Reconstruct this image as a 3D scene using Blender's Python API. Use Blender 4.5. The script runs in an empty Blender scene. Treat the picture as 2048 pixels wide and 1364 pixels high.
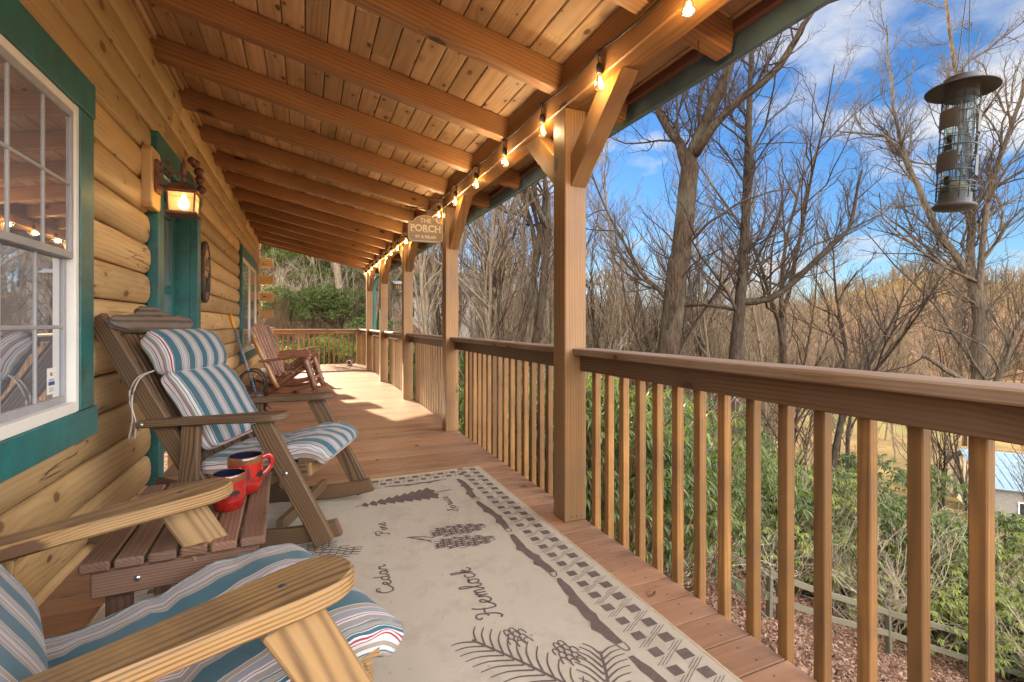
import bpy, math, random
import numpy as np
from mathutils import Vector, Matrix

C = bpy.context.scene.collection
R = math.radians
rng = random.Random(7)
PI = math.pi

# ------------------------------------------------------------------ mesh helpers
class MB:
    """collects pieces; every vertex keeps its own grain coordinates (gc) and a per-piece random (rn)"""
    def __init__(s):
        s.v = []; s.f = []; s.gc = []; s.rn = []; s.sm = []; s.mi = []
    def add(s, verts, faces, gc=None, rn=0.0, smooth=False, mi=0, xf=None):
        o = len(s.v)
        if gc is None:
            gc = [tuple(p) for p in verts]
        if xf is not None:
            verts = [xf @ Vector(p) for p in verts]
        s.v += [tuple(p) for p in verts]
        s.gc += [tuple(g) for g in gc]
        s.rn += [rn] * len(verts)
        for f in faces:
            s.f.append([i + o for i in f]); s.sm.append(smooth); s.mi.append(mi)
    def build(s, name, mats, parent=None, loc=None):
        me = bpy.data.meshes.new(name)
        me.from_pydata(s.v, [], s.f)
        me.attributes.new('gc', 'FLOAT_VECTOR', 'POINT').data.foreach_set('vector', [c for g in s.gc for c in g])
        me.attributes.new('rn', 'FLOAT', 'POINT').data.foreach_set('value', s.rn)
        me.polygons.foreach_set('use_smooth', s.sm)
        me.polygons.foreach_set('material_index', s.mi)
        for m in (mats if isinstance(mats, (list, tuple)) else [mats]):
            me.materials.append(m)
        me.update()
        return link(name, me, parent, loc)

def link(name, me, parent=None, loc=None):
    o = bpy.data.objects.new(name, me); C.objects.link(o)
    if parent is not None: o.parent = parent
    if loc is not None: o.location = loc
    return o

def tag(o, label=None, cat=None, group=None, kind=None):
    if label: o['label'] = label
    if cat: o['category'] = cat
    if group: o['group'] = group
    if kind: o['kind'] = kind
    return o

def empty(name, loc=(0, 0, 0), rz=0.0):
    o = bpy.data.objects.new(name, None); C.objects.link(o)
    o.location = loc; o.rotation_euler = (0, 0, rz); o.empty_display_size = 0.1
    return o

def copy_tree(o, parent=None):
    c = o.copy(); C.objects.link(c)
    if parent is not None: c.parent = parent
    for ch in [x for x in C.objects if x.parent == o]:
        copy_tree(ch, c)
    return c

def gof():
    return (rng.uniform(0, 60), rng.uniform(-.06, .06), rng.uniform(-.06, .06))

def board(mb, p0, p1, w, t, up=(0, 0, 1), c=.004, rn=None, mi=0, xf=None, go=None):
    """bevelled board from p0 to p1 (axis through its middle): w across, t along 'up'"""
    p0 = Vector(p0); p1 = Vector(p1); a = (p1 - p0); L = a.length; a.normalize()
    s = a.cross(Vector(up)).normalized(); u = s.cross(a).normalized()
    c = min(c, w * .3, t * .3)
    hw, ht = w / 2, t / 2
    oct_ = [(-hw + c, -ht), (hw - c, -ht), (hw, -ht + c), (hw, ht - c), (hw - c, ht), (-hw + c, ht), (-hw, ht - c), (-hw, -ht + c)]
    ins = [((x - math.copysign(c, x) if abs(x) == hw else x), (y - math.copysign(c, y) if abs(y) == ht else y)) for x, y in oct_]
    g = go or gof()
    rn = rng.random() if rn is None else rn
    V = []; G = []
    for d, prof in ((0, ins), (c, oct_), (L - c, oct_), (L, ins)):
        for x, y in prof:
            V.append(p0 + a * d + s * x + u * y); G.append((d + g[0], x + g[1], y + g[2]))
    F = [list(range(7, -1, -1)), list(range(24, 32))]
    for r in range(3):
        for i in range(8):
            j = (i + 1) % 8
            F.append([r * 8 + i, r * 8 + j, r * 8 + 8 + j, r * 8 + 8 + i])
    mb.add(V, F, G, rn, False, mi, xf)

def box(mb, lo, hi, c=.003, axis=None, rn=None, mi=0, xf=None):
    lo = Vector(lo); hi = Vector(hi); m = (lo + hi) / 2; d = hi - lo
    ax = max(range(3), key=lambda i: d[i]) if axis is None else axis
    if ax == 0: board(mb, (lo.x, m.y, m.z), (hi.x, m.y, m.z), d.y, d.z, (0, 0, 1), c, rn, mi, xf)
    elif ax == 1: board(mb, (m.x, lo.y, m.z), (m.x, hi.y, m.z), d.x, d.z, (0, 0, 1), c, rn, mi, xf)
    else: board(mb, (m.x, m.y, lo.z), (m.x, m.y, hi.z), d.y, d.x, (1, 0, 0), c, rn, mi, xf)

def sweep(mb, pts, prof, ups=None, rn=None, smooth=False, mi=0, xf=None, scales=None, closed=False, cap=True, up=(0, 0, 1)):
    """prof: list of (side, up) offsets swept along pts"""
    pts = [Vector(p) for p in pts]; n = len(pts); k = len(prof)
    g = gof(); rn = rng.random() if rn is None else rn
    V = []; G = []; L = 0
    for i, p in enumerate(pts):
        if closed: t = pts[(i + 1) % n] - pts[i - 1]
        else: t = pts[min(i + 1, n - 1)] - pts[max(i - 1, 0)]
        t.normalize()
        U = Vector(up)
        if abs(t.dot(U)) > .97: U = Vector((0, 1, 0)) if abs(t.y) < .9 else Vector((1, 0, 0))
        s = t.cross(U).normalized(); u = s.cross(t).normalized()
        if i: L += (p - pts[i - 1]).length
        sc = scales[i] if scales else 1
        for x, y in prof:
            V.append(p + s * x * sc + u * y * sc); G.append((L + g[0], x + g[1], y + g[2]))
    F = []
    for i in range(n if closed else n - 1):
        a = i * k; b = ((i + 1) % n) * k
        for j in range(k):
            q = (j + 1) % k
            F.append([a + j, a + q, b + q, b + j])
    if cap and not closed:
        F.append(list(range(k - 1, -1, -1))); F.append(list(range((n - 1) * k, n * k)))
    mb.add(V, F, G, rn, smooth, mi, xf)

def circ(r, k=8):
    return [(r * math.cos(2 * PI * i / k), r * math.sin(2 * PI * i / k)) for i in range(k)]

def rrect(w, h, c):
    hw, hh = w / 2, h / 2
    return [(-hw + c, -hh), (hw - c, -hh), (hw, -hh + c), (hw, hh - c), (hw - c, hh), (-hw + c, hh), (-hw, hh - c), (-hw, -hh + c)]

def tube(mb, pts, r, k=8, **kw):
    kw.setdefault('smooth', True)
    sweep(mb, pts, circ(r, k), **kw)

def cr(pts, n=6, closed=False):
    """Catmull-Rom through pts"""
    P = [Vector(p) for p in pts]; m = len(P); out = []
    for i in range(m if closed else m - 1):
        if closed: a, b, c, d = P[i - 1], P[i], P[(i + 1) % m], P[(i + 2) % m]
        else: a, b, c, d = P[max(i - 1, 0)], P[i], P[i + 1], P[min(i + 2, m - 1)]
        for j in range(n):
            t = j / n
            out.append(.5 * ((2 * b) + (c - a) * t + (2 * a - 5 * b + 4 * c - d) * t * t + (3 * b - a - 3 * c + d) * t ** 3))
    if not closed: out.append(P[-1])
    return out

def prism(mb, outline, z0, z1, c=.004, rn=None, mi=0, xf=None, grain=0):
    """2-D outline (counter-clockwise) extruded z0..z1 with a small chamfer"""
    n = len(outline); g = gof(); rn = rng.random() if rn is None else rn
    ins = []
    for i in range(n):
        p = Vector(outline[i]); a = (p - Vector(outline[i - 1])).normalized(); b = (Vector(outline[(i + 1) % n]) - p).normalized()
        na = Vector((-a.y, a.x)); nb = Vector((-b.y, b.x)); m = na + nb
        m = m.normalized() if m.length > 1e-6 else na
        ins.append(p + m * c)
    V = []; G = []
    for z, ring in ((z0, ins), (z0 + c, outline), (z1 - c, outline), (z1, ins)):
        for p in ring:
            V.append((p[0], p[1], z))
            G.append((p[0] + g[0], p[1] + g[1], z + g[2]) if grain == 0 else (p[1] + g[0], p[0] + g[1], z + g[2]))
    F = [list(range(n - 1, -1, -1)), list(range(3 * n, 4 * n))]
    for r in range(3):
        for i in range(n):
            j = (i + 1) % n
            F.append([r * n + i, r * n + j, r * n + n + j, r * n + n + i])
    mb.add(V, F, G, rn, False, mi, xf)

def lathe(mb, prof, k=24, c=(0, 0, 0), rn=0.0, mi=0, smooth=True, xf=None, cap0=True, cap1=True):
    V = []; F = []; n = len(prof)
    for r, z in prof:
        for i in range(k):
            a = 2 * PI * i / k
            V.append((c[0] + r * math.cos(a), c[1] + r * math.sin(a), c[2] + z))
    for i in range(n - 1):
        for j in range(k):
            q = (j + 1) % k
            F.append([i * k + j, i * k + q, i * k + k + q, i * k + k + j])
    if cap0: F.append(list(range(k - 1, -1, -1)))
    if cap1: F.append(list(range((n - 1) * k, n * k)))
    mb.add(V, F, None, rn, smooth, mi, xf)

def np_mesh(name, verts, quads, mats, rn=None, smooth=True, tris=None):
    me = bpy.data.meshes.new(name)
    verts = np.asarray(verts, dtype=np.float32)
    nq = len(quads); nt = 0 if tris is None else len(tris)
    me.vertices.add(len(verts)); me.vertices.foreach_set('co', verts.ravel())
    idx = np.asarray(quads, dtype=np.int32).ravel()
    if nt: idx = np.concatenate([idx, np.asarray(tris, dtype=np.int32).ravel()])
    me.loops.add(len(idx)); me.loops.foreach_set('vertex_index', idx)
    me.polygons.add(nq + nt)
    st = np.concatenate([np.arange(nq) * 4, nq * 4 + np.arange(nt) * 3]).astype(np.int32)
    me.polygons.foreach_set('loop_start', st)
    me.polygons.foreach_set('use_smooth', np.full(nq + nt, smooth))
    if rn is not None:
        me.attributes.new('rn', 'FLOAT', 'POINT').data.foreach_set('value', np.asarray(rn, dtype=np.float32))
    for m in (mats if isinstance(mats, (list, tuple)) else [mats]): me.materials.append(m)
    me.update(calc_edges=True); me.validate()
    return me

# ------------------------------------------------------------------ materials
class NT:
    def __init__(s, name):
        s.m = bpy.data.materials.new(name); s.m.use_nodes = True
        s.t = s.m.node_tree; s.t.nodes.clear()
        s.out = s.n('ShaderNodeOutputMaterial')
    def n(s, typ, **kw):
        nd = s.t.nodes.new(typ)
        for k, v in kw.items(): setattr(nd, k, v)
        return nd
    def put(s, sock, val):
        if hasattr(val, 'is_output'): s.t.links.new(val, sock)
        elif val is not None: sock.default_value = val
    def math(s, op, a, b=None, c=None, clamp=False):
        nd = s.n('ShaderNodeMath', operation=op); nd.use_clamp = clamp
        s.put(nd.inputs[0], a)
        if b is not None: s.put(nd.inputs[1], b)
        if c is not None: s.put(nd.inputs[2], c)
        return nd.outputs[0]
    def vmath(s, op, a, b=None):
        nd = s.n('ShaderNodeVectorMath', operation=op)
        s.put(nd.inputs[0], a)
        if b is not None: s.put(nd.inputs[1], b)
        return nd.outputs[0]
    def attr(s, name, which='Vector'):
        nd = s.n('ShaderNodeAttribute'); nd.attribute_name = name
        return nd.outputs[which]
    def noise(s, vec, scale, detail=2.0, rough=.5, out=0, dist=0.0):
        nd = s.n('ShaderNodeTexNoise'); s.put(nd.inputs['Vector'], vec)
        nd.inputs['Scale'].default_value = scale; nd.inputs['Detail'].default_value = detail
        nd.inputs['Roughness'].default_value = rough; nd.inputs['Distortion'].default_value = dist
        return nd.outputs[out]
    def voro(s, vec, scale, feature='F1', rand=1.0):
        nd = s.n('ShaderNodeTexVoronoi', feature=feature); s.put(nd.inputs['Vector'], vec)
        nd.inputs['Scale'].default_value = scale; nd.inputs['Randomness'].default_value = rand
        return nd
    def ramp(s, fac, stops, interp='LINEAR'):
        nd = s.n('ShaderNodeValToRGB'); cr_ = nd.color_ramp; cr_.interpolation = interp
        while len(cr_.elements) < len(stops): cr_.elements.new(0.5)
        for e, (p, c) in zip(cr_.elements, stops):
            e.position = p; e.color = (*c, 1) if len(c) == 3 else c
        s.put(nd.inputs[0], fac)
        return nd.outputs[0]
    def mix(s, fac, a, b, mode='MIX'):
        nd = s.n('ShaderNodeMix', data_type='RGBA', blend_type=mode)
        s.put(nd.inputs[0], fac)
        for sock, v in ((nd.inputs[6], a), (nd.inputs[7], b)):
            s.put(sock, (*v, 1) if isinstance(v, tuple) and len(v) == 3 else v)
        return nd.outputs[2]
    def mapr(s, v, a, b, c, d):
        nd = s.n('ShaderNodeMapRange'); nd.clamp = True
        s.put(nd.inputs[0], v)
        for i, x in enumerate((a, b, c, d)): nd.inputs[i + 1].default_value = x
        return nd.outputs[0]
    def bsdf(s, color, rough=.5, metal=0.0, bump=None, bstr=.3, bdist=.002, spec=.5, **kw):
        b = s.n('ShaderNodeBsdfPrincipled')
        s.put(b.inputs['Base Color'], (*color, 1) if isinstance(color, tuple) and len(color) == 3 else color)
        s.put(b.inputs['Roughness'], rough); s.put(b.inputs['Metallic'], metal)
        b.inputs['Specular IOR Level'].default_value = spec
        for k, v in kw.items(): s.put(b.inputs[k], v)
        if bump is not None:
            bn = s.n('ShaderNodeBump'); bn.inputs['Strength'].default_value = bstr; bn.inputs['Distance'].default_value = bdist
            s.put(bn.inputs['Height'], bump); s.put(b.inputs['Normal'], bn.outputs[0])
        s.t.links.new(b.outputs[0], s.out.inputs[0])
        return b

def wood(name, light, dark, ring=45.0, knots=.35, knotscale=1.0, rough=.55, weather=None, wamt=.0, piece=.25, ringamt=.5, fine=.35, blotch=.25,
         knotcol=(.06, .025, .012), crack=0.0, bstr=.25, spec=.35, topw=0.0):
    t = NT(name)
    gc = t.attr('gc'); rn = t.attr('rn', 'Fac')
    sp = t.n('ShaderNodeSeparateXYZ'); t.put(sp.inputs[0], gc)
    x, y, z = sp.outputs
    sc = t.n('ShaderNodeVectorMath', operation='MULTIPLY'); t.put(sc.inputs[0], gc); sc.inputs[1].default_value = (1.1, 5, 5)
    n1 = t.noise(sc.outputs[0], 1.0, 2.0)
    d = t.math('MULTIPLY', t.math('SUBTRACT', n1, .5), .045)
    off = t.math('ADD', .075, t.math('MULTIPLY', rn, .05))
    yy = t.math('ADD', t.math('ADD', y, d), off)
    zz = t.math('ADD', t.math('ADD', z, t.math('ADD', .085, t.math('MULTIPLY', x, .006))), t.math('MULTIPLY', d, .6))
    # knots
    kv = t.n('ShaderNodeCombineXYZ'); t.put(kv.inputs[0], t.math('MULTIPLY', x, 3.0 * knotscale)); t.put(kv.inputs[1], t.math('MULTIPLY', t.math('ADD', y, z), 5.6 * knotscale))
    vo = t.voro(kv.outputs[0], 1.0); vo.voronoi_dimensions = '2D'
    csep = t.n('ShaderNodeSeparateColor'); t.put(csep.inputs[0], vo.outputs['Color'])
    gate = t.math('LESS_THAN', csep.outputs[0], knots)
    kd = t.math('ADD', vo.outputs['Distance'], t.math('MULTIPLY', t.math('SUBTRACT', t.noise(gc, 60, 2), .5), .06))
    ksz = t.mapr(t.math('POWER', csep.outputs[1], 1.6), 0, 1, .04, .16)
    kin = t.math('MULTIPLY', gate, t.math('SUBTRACT', 1.0, t.math('DIVIDE', kd, ksz), clamp=True))
    kmask = t.mapr(kin, 0.0, .35, 0, 1)
    halo = t.math('MULTIPLY', gate, t.mapr(kd, .08, .38, 1, 0))
    rv = t.math('SQRT', t.math('ADD', t.math('MULTIPLY', yy, yy), t.math('MULTIPLY', zz, zz)))
    rv = t.math('ADD', rv, t.math('MULTIPLY', halo, .014))
    ringv = t.math('SINE', t.math('MULTIPLY', rv, ring * 20.0))
    rg = t.math('POWER', t.mapr(ringv, -.9, 1.0, 0, 1), 1.8)
    fv = t.n('ShaderNodeVectorMath', operation='MULTIPLY'); t.put(fv.inputs[0], gc); fv.inputs[1].default_value = (3, 120, 120)
    fn = t.noise(fv.outputs[0], 1.0, 3.0, .6)
    fv2 = t.n('ShaderNodeVectorMath', operation='MULTIPLY'); t.put(fv2.inputs[0], gc); fv2.inputs[1].default_value = (5, 330, 330)
    fn2 = t.noise(fv2.outputs[0], 1.0, 2.0, .6)
    rg = t.math('MULTIPLY', rg, t.mapr(t.noise(sc.outputs[0], 2.2, 2), .3, .7, .45, 1.15))
    g = t.math('ADD', t.math('MULTIPLY', rg, ringamt), t.math('MULTIPLY', t.math('ADD', t.math('MULTIPLY', fn, .55), t.math('MULTIPLY', fn2, .45)), fine), clamp=True)
    col = t.mix(g, light, dark)
    bl = t.noise(sc.outputs[0], .8, 3.0, .6)
    col = t.mix(t.mapr(bl, .3, .75, 0, blotch), col, tuple(c * .45 for c in dark))
    pv = t.mapr(rn, 0, 1, 1 - piece, 1 + piece * .6)
    pc = t.n('ShaderNodeCombineColor'); [t.put(pc.inputs[i], pv) for i in range(3)]
    col = t.mix(1.0, col, pc.outputs[0], 'MULTIPLY')
    if weather:
        wn = t.noise(gc, 2.3, 5, .7); w2 = t.noise(fv.outputs[0], .6, 2)
        col = t.mix(t.math('MULTIPLY', t.mapr(t.math('ADD', t.math('MULTIPLY', wn, .7), t.math('MULTIPLY', w2, .3)), .4, .62, 0, 1), wamt), col, weather)
    if topw:
        gn_ = t.n('ShaderNodeNewGeometry'); sn = t.n('ShaderNodeSeparateXYZ'); t.put(sn.inputs[0], gn_.outputs['Normal'])
        tw = t.math('MULTIPLY', t.mapr(sn.outputs[2], .6, .95, 0, topw), t.mapr(t.noise(gc, 5, 4, .7), .3, .6, .35, 1))
        col = t.mix(tw, col, t.mix(g, (.145, .092, .05), (.05, .034, .023)))
    col = t.mix(t.math('MULTIPLY', halo, .28), col, tuple(c * .6 for c in dark))
    col = t.mix(t.math('MULTIPLY', kmask, .88), col, knotcol)
    hgt = t.math('ADD', t.math('MULTIPLY', g, -.5), t.math('MULTIPLY', fn, .3))
    if crack:
        cv = t.n('ShaderNodeVectorMath', operation='MULTIPLY'); t.put(cv.inputs[0], gc); cv.inputs[1].default_value = (.38, 8, 8)
        cn = t.noise(cv.outputs[0], 1.6, 3, .55)
        cm = t.mapr(t.math('ABSOLUTE', t.math('SUBTRACT', cn, .5)), .0, .010, 1, 0)
        cg = t.mapr(t.noise(gc, .9, 1), .49, .57, 0, 1)
        cm = t.math('MULTIPLY', t.math('MULTIPLY', cm, cg), crack)
        col = t.mix(cm, col, (.05, .025, .01))
        hgt = t.math('SUBTRACT', hgt, t.math('MULTIPLY', cm, 3))
    t.bsdf(col, rough, bump=hgt, bstr=bstr, bdist=.0015, spec=spec)
    return t.m

def plain(name, col, rough=.5, metal=0.0, var=.15, scale=6.0, spec=.5, bump=0.0, bscale=60.0, col2=None):
    t = NT(name)
    co = t.n('ShaderNodeTexCoord').outputs['Object']
    n = t.noise(co, scale, 4, .6)
    c2 = col2 or tuple(c * (1 - var * 2) for c in col)
    c = t.mix(t.mapr(n, .35, .7, 0, 1), col, c2)
    rr = t.math('ADD', rough - .06, t.math('MULTIPLY', n, .12))
    t.bsdf(c, rr, metal, bump=t.noise(co, bscale, 3) if bump else None, bstr=bump, spec=spec)
    return t.m

def emit(name, col, strength):
    t = NT(name); e = t.n('ShaderNodeEmission'); e.inputs[0].default_value = (*col, 1); e.inputs[1].default_value = strength
    t.t.links.new(e.outputs[0], t.out.inputs[0]); return t.m

def clear(name, tint=(1, 1, 1), gloss=.08, rough=.02, fres=1.35, haze=0.0, glow=None):
    t = NT(name)
    tr = t.n('ShaderNodeBsdfTransparent'); tr.inputs[0].default_value = (*tint, 1)
    gl = t.n('ShaderNodeBsdfGlossy'); gl.inputs['Roughness'].default_value = rough
    fr = t.n('ShaderNodeFresnel'); fr.inputs[0].default_value = fres
    f = t.math('ADD', fr.outputs[0], gloss, clamp=True)
    mx = t.n('ShaderNodeMixShader'); t.put(mx.inputs[0], f)
    t.t.links.new(tr.outputs[0], mx.inputs[1]); t.t.links.new(gl.outputs[0], mx.inputs[2])
    last = mx.outputs[0]
    if haze:      # fine insect screen in front of the pane
        df = t.n('ShaderNodeBsdfDiffuse'); df.inputs[0].default_value = (.30, .33, .40, 1); m2 = t.n('ShaderNodeMixShader'); m2.inputs[0].default_value = haze
        t.t.links.new(last, m2.inputs[1]); t.t.links.new(df.outputs[0], m2.inputs[2]); last = m2.outputs[0]
    if glow:
        em = t.n('ShaderNodeEmission'); em.inputs[0].default_value = (*glow[0], 1); em.inputs[1].default_value = glow[1]; ad = t.n('ShaderNodeAddShader')
        t.t.links.new(last, ad.inputs[0]); t.t.links.new(em.outputs[0], ad.inputs[1]); last = ad.outputs[0]
    t.t.links.new(last, t.out.inputs[0]); return t.m

M = {}
M['log'] = wood('golden_log', (.70, .485, .24), (.46, .28, .115), ring=12, knots=.55, knotscale=.95, rough=.5, piece=.32, ringamt=.4, fine=.45, blotch=.5, crack=.95, knotcol=(.13, .065, .032), bstr=.45)
M['rafter'] = wood('rafter_pine', (.50, .265, .118), (.25, .11, .042), ring=16, knots=.75, knotscale=.52, rough=.5, piece=.28, ringamt=.5, fine=.5, blotch=.55, knotcol=(.026, .013, .009))
M['ceil'] = wood('ceiling_pine', (.80, .54, .31), (.48, .27, .125), ring=16, knots=.55, knotscale=1.5, rough=.5, piece=.32, ringamt=.4, fine=.45, blotch=.6, knotcol=(.11, .05, .025))
M['post'] = wood('stained_post', (.41, .225, .085), (.19, .092, .032), ring=18, knots=.22, knotscale=.75, rough=.5, piece=.12, ringamt=.5, fine=.5, blotch=.4, weather=(.15, .098, .064), wamt=.55, knotcol=(.06, .032, .018))
M['rail'] = wood('weathered_rail', (.18, .095, .044), (.075, .036, .016), ring=22, knots=.25, rough=.55, piece=.12, ringamt=.6, fine=.5, weather=(.12, .083, .054), wamt=.55)
M['cap'] = wood('weathered_cap', (.29, .18, .10), (.135, .075, .038), ring=22, knots=.3, rough=.5, piece=.1, ringamt=.55, fine=.5, weather=(.28, .22, .165), wamt=.55)
M['bal'] = wood('stained_baluster', (.41, .205, .060), (.165, .075, .021), ring=24, knots=.05, rough=.5, piece=.4, ringamt=.55, fine=.5, blotch=.5, weather=(.095, .052, .026), wamt=.65)
M['deck'] = wood('deck_stain', (.36, .185, .10), (.22, .105, .056), ring=12, knots=.05, rough=.5, piece=.26, ringamt=.25, fine=.4, blotch=.5, weather=(.42, .27, .195), wamt=.4, bstr=.18, spec=.4)
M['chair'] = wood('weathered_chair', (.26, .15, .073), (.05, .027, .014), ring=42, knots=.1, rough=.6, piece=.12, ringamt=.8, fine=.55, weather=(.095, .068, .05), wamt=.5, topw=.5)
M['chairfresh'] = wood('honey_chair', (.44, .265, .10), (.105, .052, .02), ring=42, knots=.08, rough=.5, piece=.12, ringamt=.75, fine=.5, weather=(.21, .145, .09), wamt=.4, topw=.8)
M['chairgrey'] = wood('grey_weathered_crest', (.21, .145, .10), (.035, .025, .021), ring=15, knots=.1, rough=.65, piece=.1, ringamt=.9, fine=.5, weather=(.15, .135, .125), wamt=.7)
M['table'] = wood('table_slat', (.26, .13, .077), (.06, .029, .018), ring=42, knots=.06, rough=.5, piece=.4, ringamt=.7, fine=.5, weather=(.16, .108, .082), wamt=.5)
M['logchair'] = wood('varnished_cedar', (.36, .135, .065), (.10, .03, .016), ring=22, knots=.4, rough=.3, piece=.5, ringamt=.55, fine=.4, weather=(.38, .26, .195), wamt=.35, knotcol=(.03, .01, .006), spec=.6)
M['logpost'] = wood('peeled_log', (.58, .32, .12), (.26, .095, .03), ring=12, knots=.7, knotscale=2.2, rough=.28, piece=.2, ringamt=.4, knotcol=(.05, .015, .006), spec=.6)
M['beamred'] = wood('reddish_fascia', (.24, .11, .078), (.13, .058, .042), ring=24, knots=.2, rough=.6, piece=.1, ringamt=.4)
M['ply'] = wood('sign_wood', (.30, .235, .165), (.205, .15, .10), ring=20, knots=.0, rough=.6, piece=.05, ringamt=.4)

def green_paint():
    t = NT('green_trim'); co = t.n('ShaderNodeTexCoord').outputs['Object']
    n = t.noise(co, 5, 6, .7); n2 = t.noise(co, 26, 5, .75)
    c = t.mix(t.mapr(n, .35, .65, 0, 1), (.014, .165, .165), (.022, .085, .08))
    c = t.mix(t.math('MULTIPLY', t.mapr(n2, .55, .72, 0, 1), .4), c, (.16, .22, .16))
    t.bsdf(c, .42, bump=n2, bstr=.12); return t.m
M['green'] = green_paint()
M['fascia'] = plain('grey_green_fascia', (.11, .19, .27), .45, var=.12)
M['white'] = plain('white_vinyl', (.74, .72, .66), .4, var=.04)
M['sash'] = plain('grey_sash', (.32, .32, .33), .5, var=.08)
M['black'] = plain('black_iron', (.012, .012, .013), .42, metal=.0, var=.2, spec=.6)
M['rubber'] = plain('black_rubber', (.012, .012, .012), .6, var=.1)
M['rust'] = plain('rusty_copper', (.235, .105, .072), .55, metal=.3, var=.25, scale=18)
M['steel'] = plain('zinc_bolt', (.55, .55, .56), .35, metal=1.0, var=.05)
M['bronze'] = plain('taupe_metal', (.040, .039, .039), .55, metal=.0, var=.12)
M['glass'] = clear('window_glass', (.80, .83, .86), .0, .02, 1.17, haze=.26)
M['bulbglass'] = clear('bulb_glass', (1.0, .80, .42), .03, .02, 1.3, glow=((1, .55, .14), .10))
M['plastic'] = clear('clear_tube', (.74, .80, .80), .0, .10, 1.10, haze=.12)
M['filament'] = emit('filament', (1.0, .66, .26), 9.0)
M['lampbulb'] = emit('lamp_bulb', (1.0, .72, .36), 6.0)
SUN_E, SKY_S, EXPO, CLOUD_SEED, CLOUD_T, CLOUD_L, CLOUD_FILL, BULB = 5.6, .06, 1.88, 15.8, .47, 4.8, 10.0, 2.0
# ------------------------------------------------------------------ the porch: numbers
WX = -0.97            # outermost bulge of the log wall
POSTX = (1.355, 1.495)
POSTY = [2.396, 4.92, 7.28, 9.67, 11.97]
YEND = 14.30          # far rail
SL = 0.22
def zb(x): return 2.50 - SL * (x - 1.33)       # underside of the rafters
RH = 0.155
def zc(x): return zb(x) + RH * 1.02            # underside of the ceiling boards
nS = math.hypot(1, SL); SD = Vector((1, 0, -SL)) / nS; SU = Vector((SL, 0, 1)) / nS

M['screw'] = plain('dark_screw', (.045, .032, .026), .6)
# deck: boards across the porch
mb = MB(); y = -1.45
while y < YEND + .1:
    xl = -0.985 if y < 12.9 else -2.6
    board(mb, (xl, y + .069, -.0175), (1.49, y + .069, -.0175), .1362, .035, c=.0009)
    y += .1435
y = -1.45
while y < YEND + .1:
    for x in (-.62, .06, .73, 1.39):
        for q in (.035, .103):
            lathe(mb, [(.0042, .0002), (.0042, .0007)], 6, c=(x + rng.uniform(-.006, .006), y + q, 0), mi=1)
    y += .1435
deck = mb.build('porch_deck', [M['deck'], M['screw']]); tag(deck, kind='structure')
mb = MB()
box(mb, (1.452, -1.45, -.27), (1.487, YEND + .1, -.06)); 
for k in range(9): box(mb, (-1.0, -1.2 + k * 1.95, -.25), (1.45, -1.16 + k * 1.95, -.06))
joist = mb.build('deck_frame', M['beamred']); tag(joist, kind='structure')

# ------------------------------------------------------------------ log house
house = empty('log_house', (-1.2, 6, 0))
tag(house, 'golden log house wall with green window and door trim along the porch', 'house')
hp = lambda mb, name, mats: (lambda o: (setattr(o, 'parent', house), setattr(o, 'matrix_parent_inverse', Matrix.Translation((1.2, -6, 0))), o)[2])(mb.build(name, mats))
CH, Z0 = .205, -.17
cuts = [(1.56, 2.96, .60, 2.28), (4.03, 5.54, -.2, 2.47), (8.92, 11.62, .50, 2.40)]
prof = [(-.03, -.0995)] + [(0.036 * max(0, math.cos(a)) ** .8, .0995 * math.sin(a) / math.sin(1.45)) for a in [-1.45 + 2.9 * i / 10 for i in range(11)]] + [(-.03, .0995)]
mb = MB()
for k in range(17):
    z = Z0 + CH * (k + .5)
    spans = [(-1.35, 13.0)]
    for a, b, lo, hi in cuts:
        if lo - .02 < z < hi + .02:
            spans = [s for sp in spans for s in ([(sp[0], a - .005), (b + .005, sp[1])] if sp[0] < a and sp[1] > b else [sp])]
    pieces = []
    for s0, s1 in spans:
        while s1 - s0 > 3.6:
            L = rng.uniform(1.7, 3.3); pieces.append((s0, s0 + L - .003)); s0 += L
        pieces.append((s0, s1))
    for s0, s1 in pieces:
        if s1 - s0 < .05: continue
        e = .055
        mids = [s0 + (s1 - s0) * i / 8 for i in range(1, 8)] if s1 - s0 > .5 else [(s0 + s1) / 2]
        ys = [s0, s0 + e * .12, s0 + e * .45, s0 + e] + mids + [s1 - e, s1 - e * .45, s1 - e * .12, s1]
        sc = [.80, .91, .97, 1] + [1 + rng.uniform(-.012, .004) for _ in mids] + [1, .97, .91, .80]
        jx = [rng.uniform(-.003, .003) for _ in ys]
        sweep(mb, [(WX - .036 + j, yy, z) for yy, j in zip(ys, jx)], prof, smooth=True, scales=sc)
wall = hp(mb, 'log_wall', M['log'])
mb = MB()
for a, b, lo, hi in ((-1.35, 1.6, -.3, 3.3), (2.92, 4.05, -.3, 3.3), (5.5, 8.95, -.3, 3.3), (11.6, 12.98, -.3, 3.3), (1.6, 2.92, -.3, .66), (1.6, 2.92, 2.2, 3.3), (4.05, 5.5, 2.4, 3.3), (8.95, 11.6, -.3, .55), (8.95, 11.6, 2.35, 3.3)):
    box(mb, (-1.2, a, lo), (-1.045, b, hi), c=0.001, axis=1)
box(mb, (-6.0, 12.75, -.3), (-1.21, 12.95, 5.0), c=.001, axis=0)
hp(mb, 'wall_core', M['log'])
for k in range(1, 15, 2):      # crossed log ends past the corner
    mb = MB(); z = Z0 + CH * (k + .5) - .0
    box(mb, (-1.3, 12.86, z - .1), (-.70 + rng.uniform(-.015, .015), 13.08, z + .1), c=.008, axis=0)
    hp(mb, 'log_end', M['log'])

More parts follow.
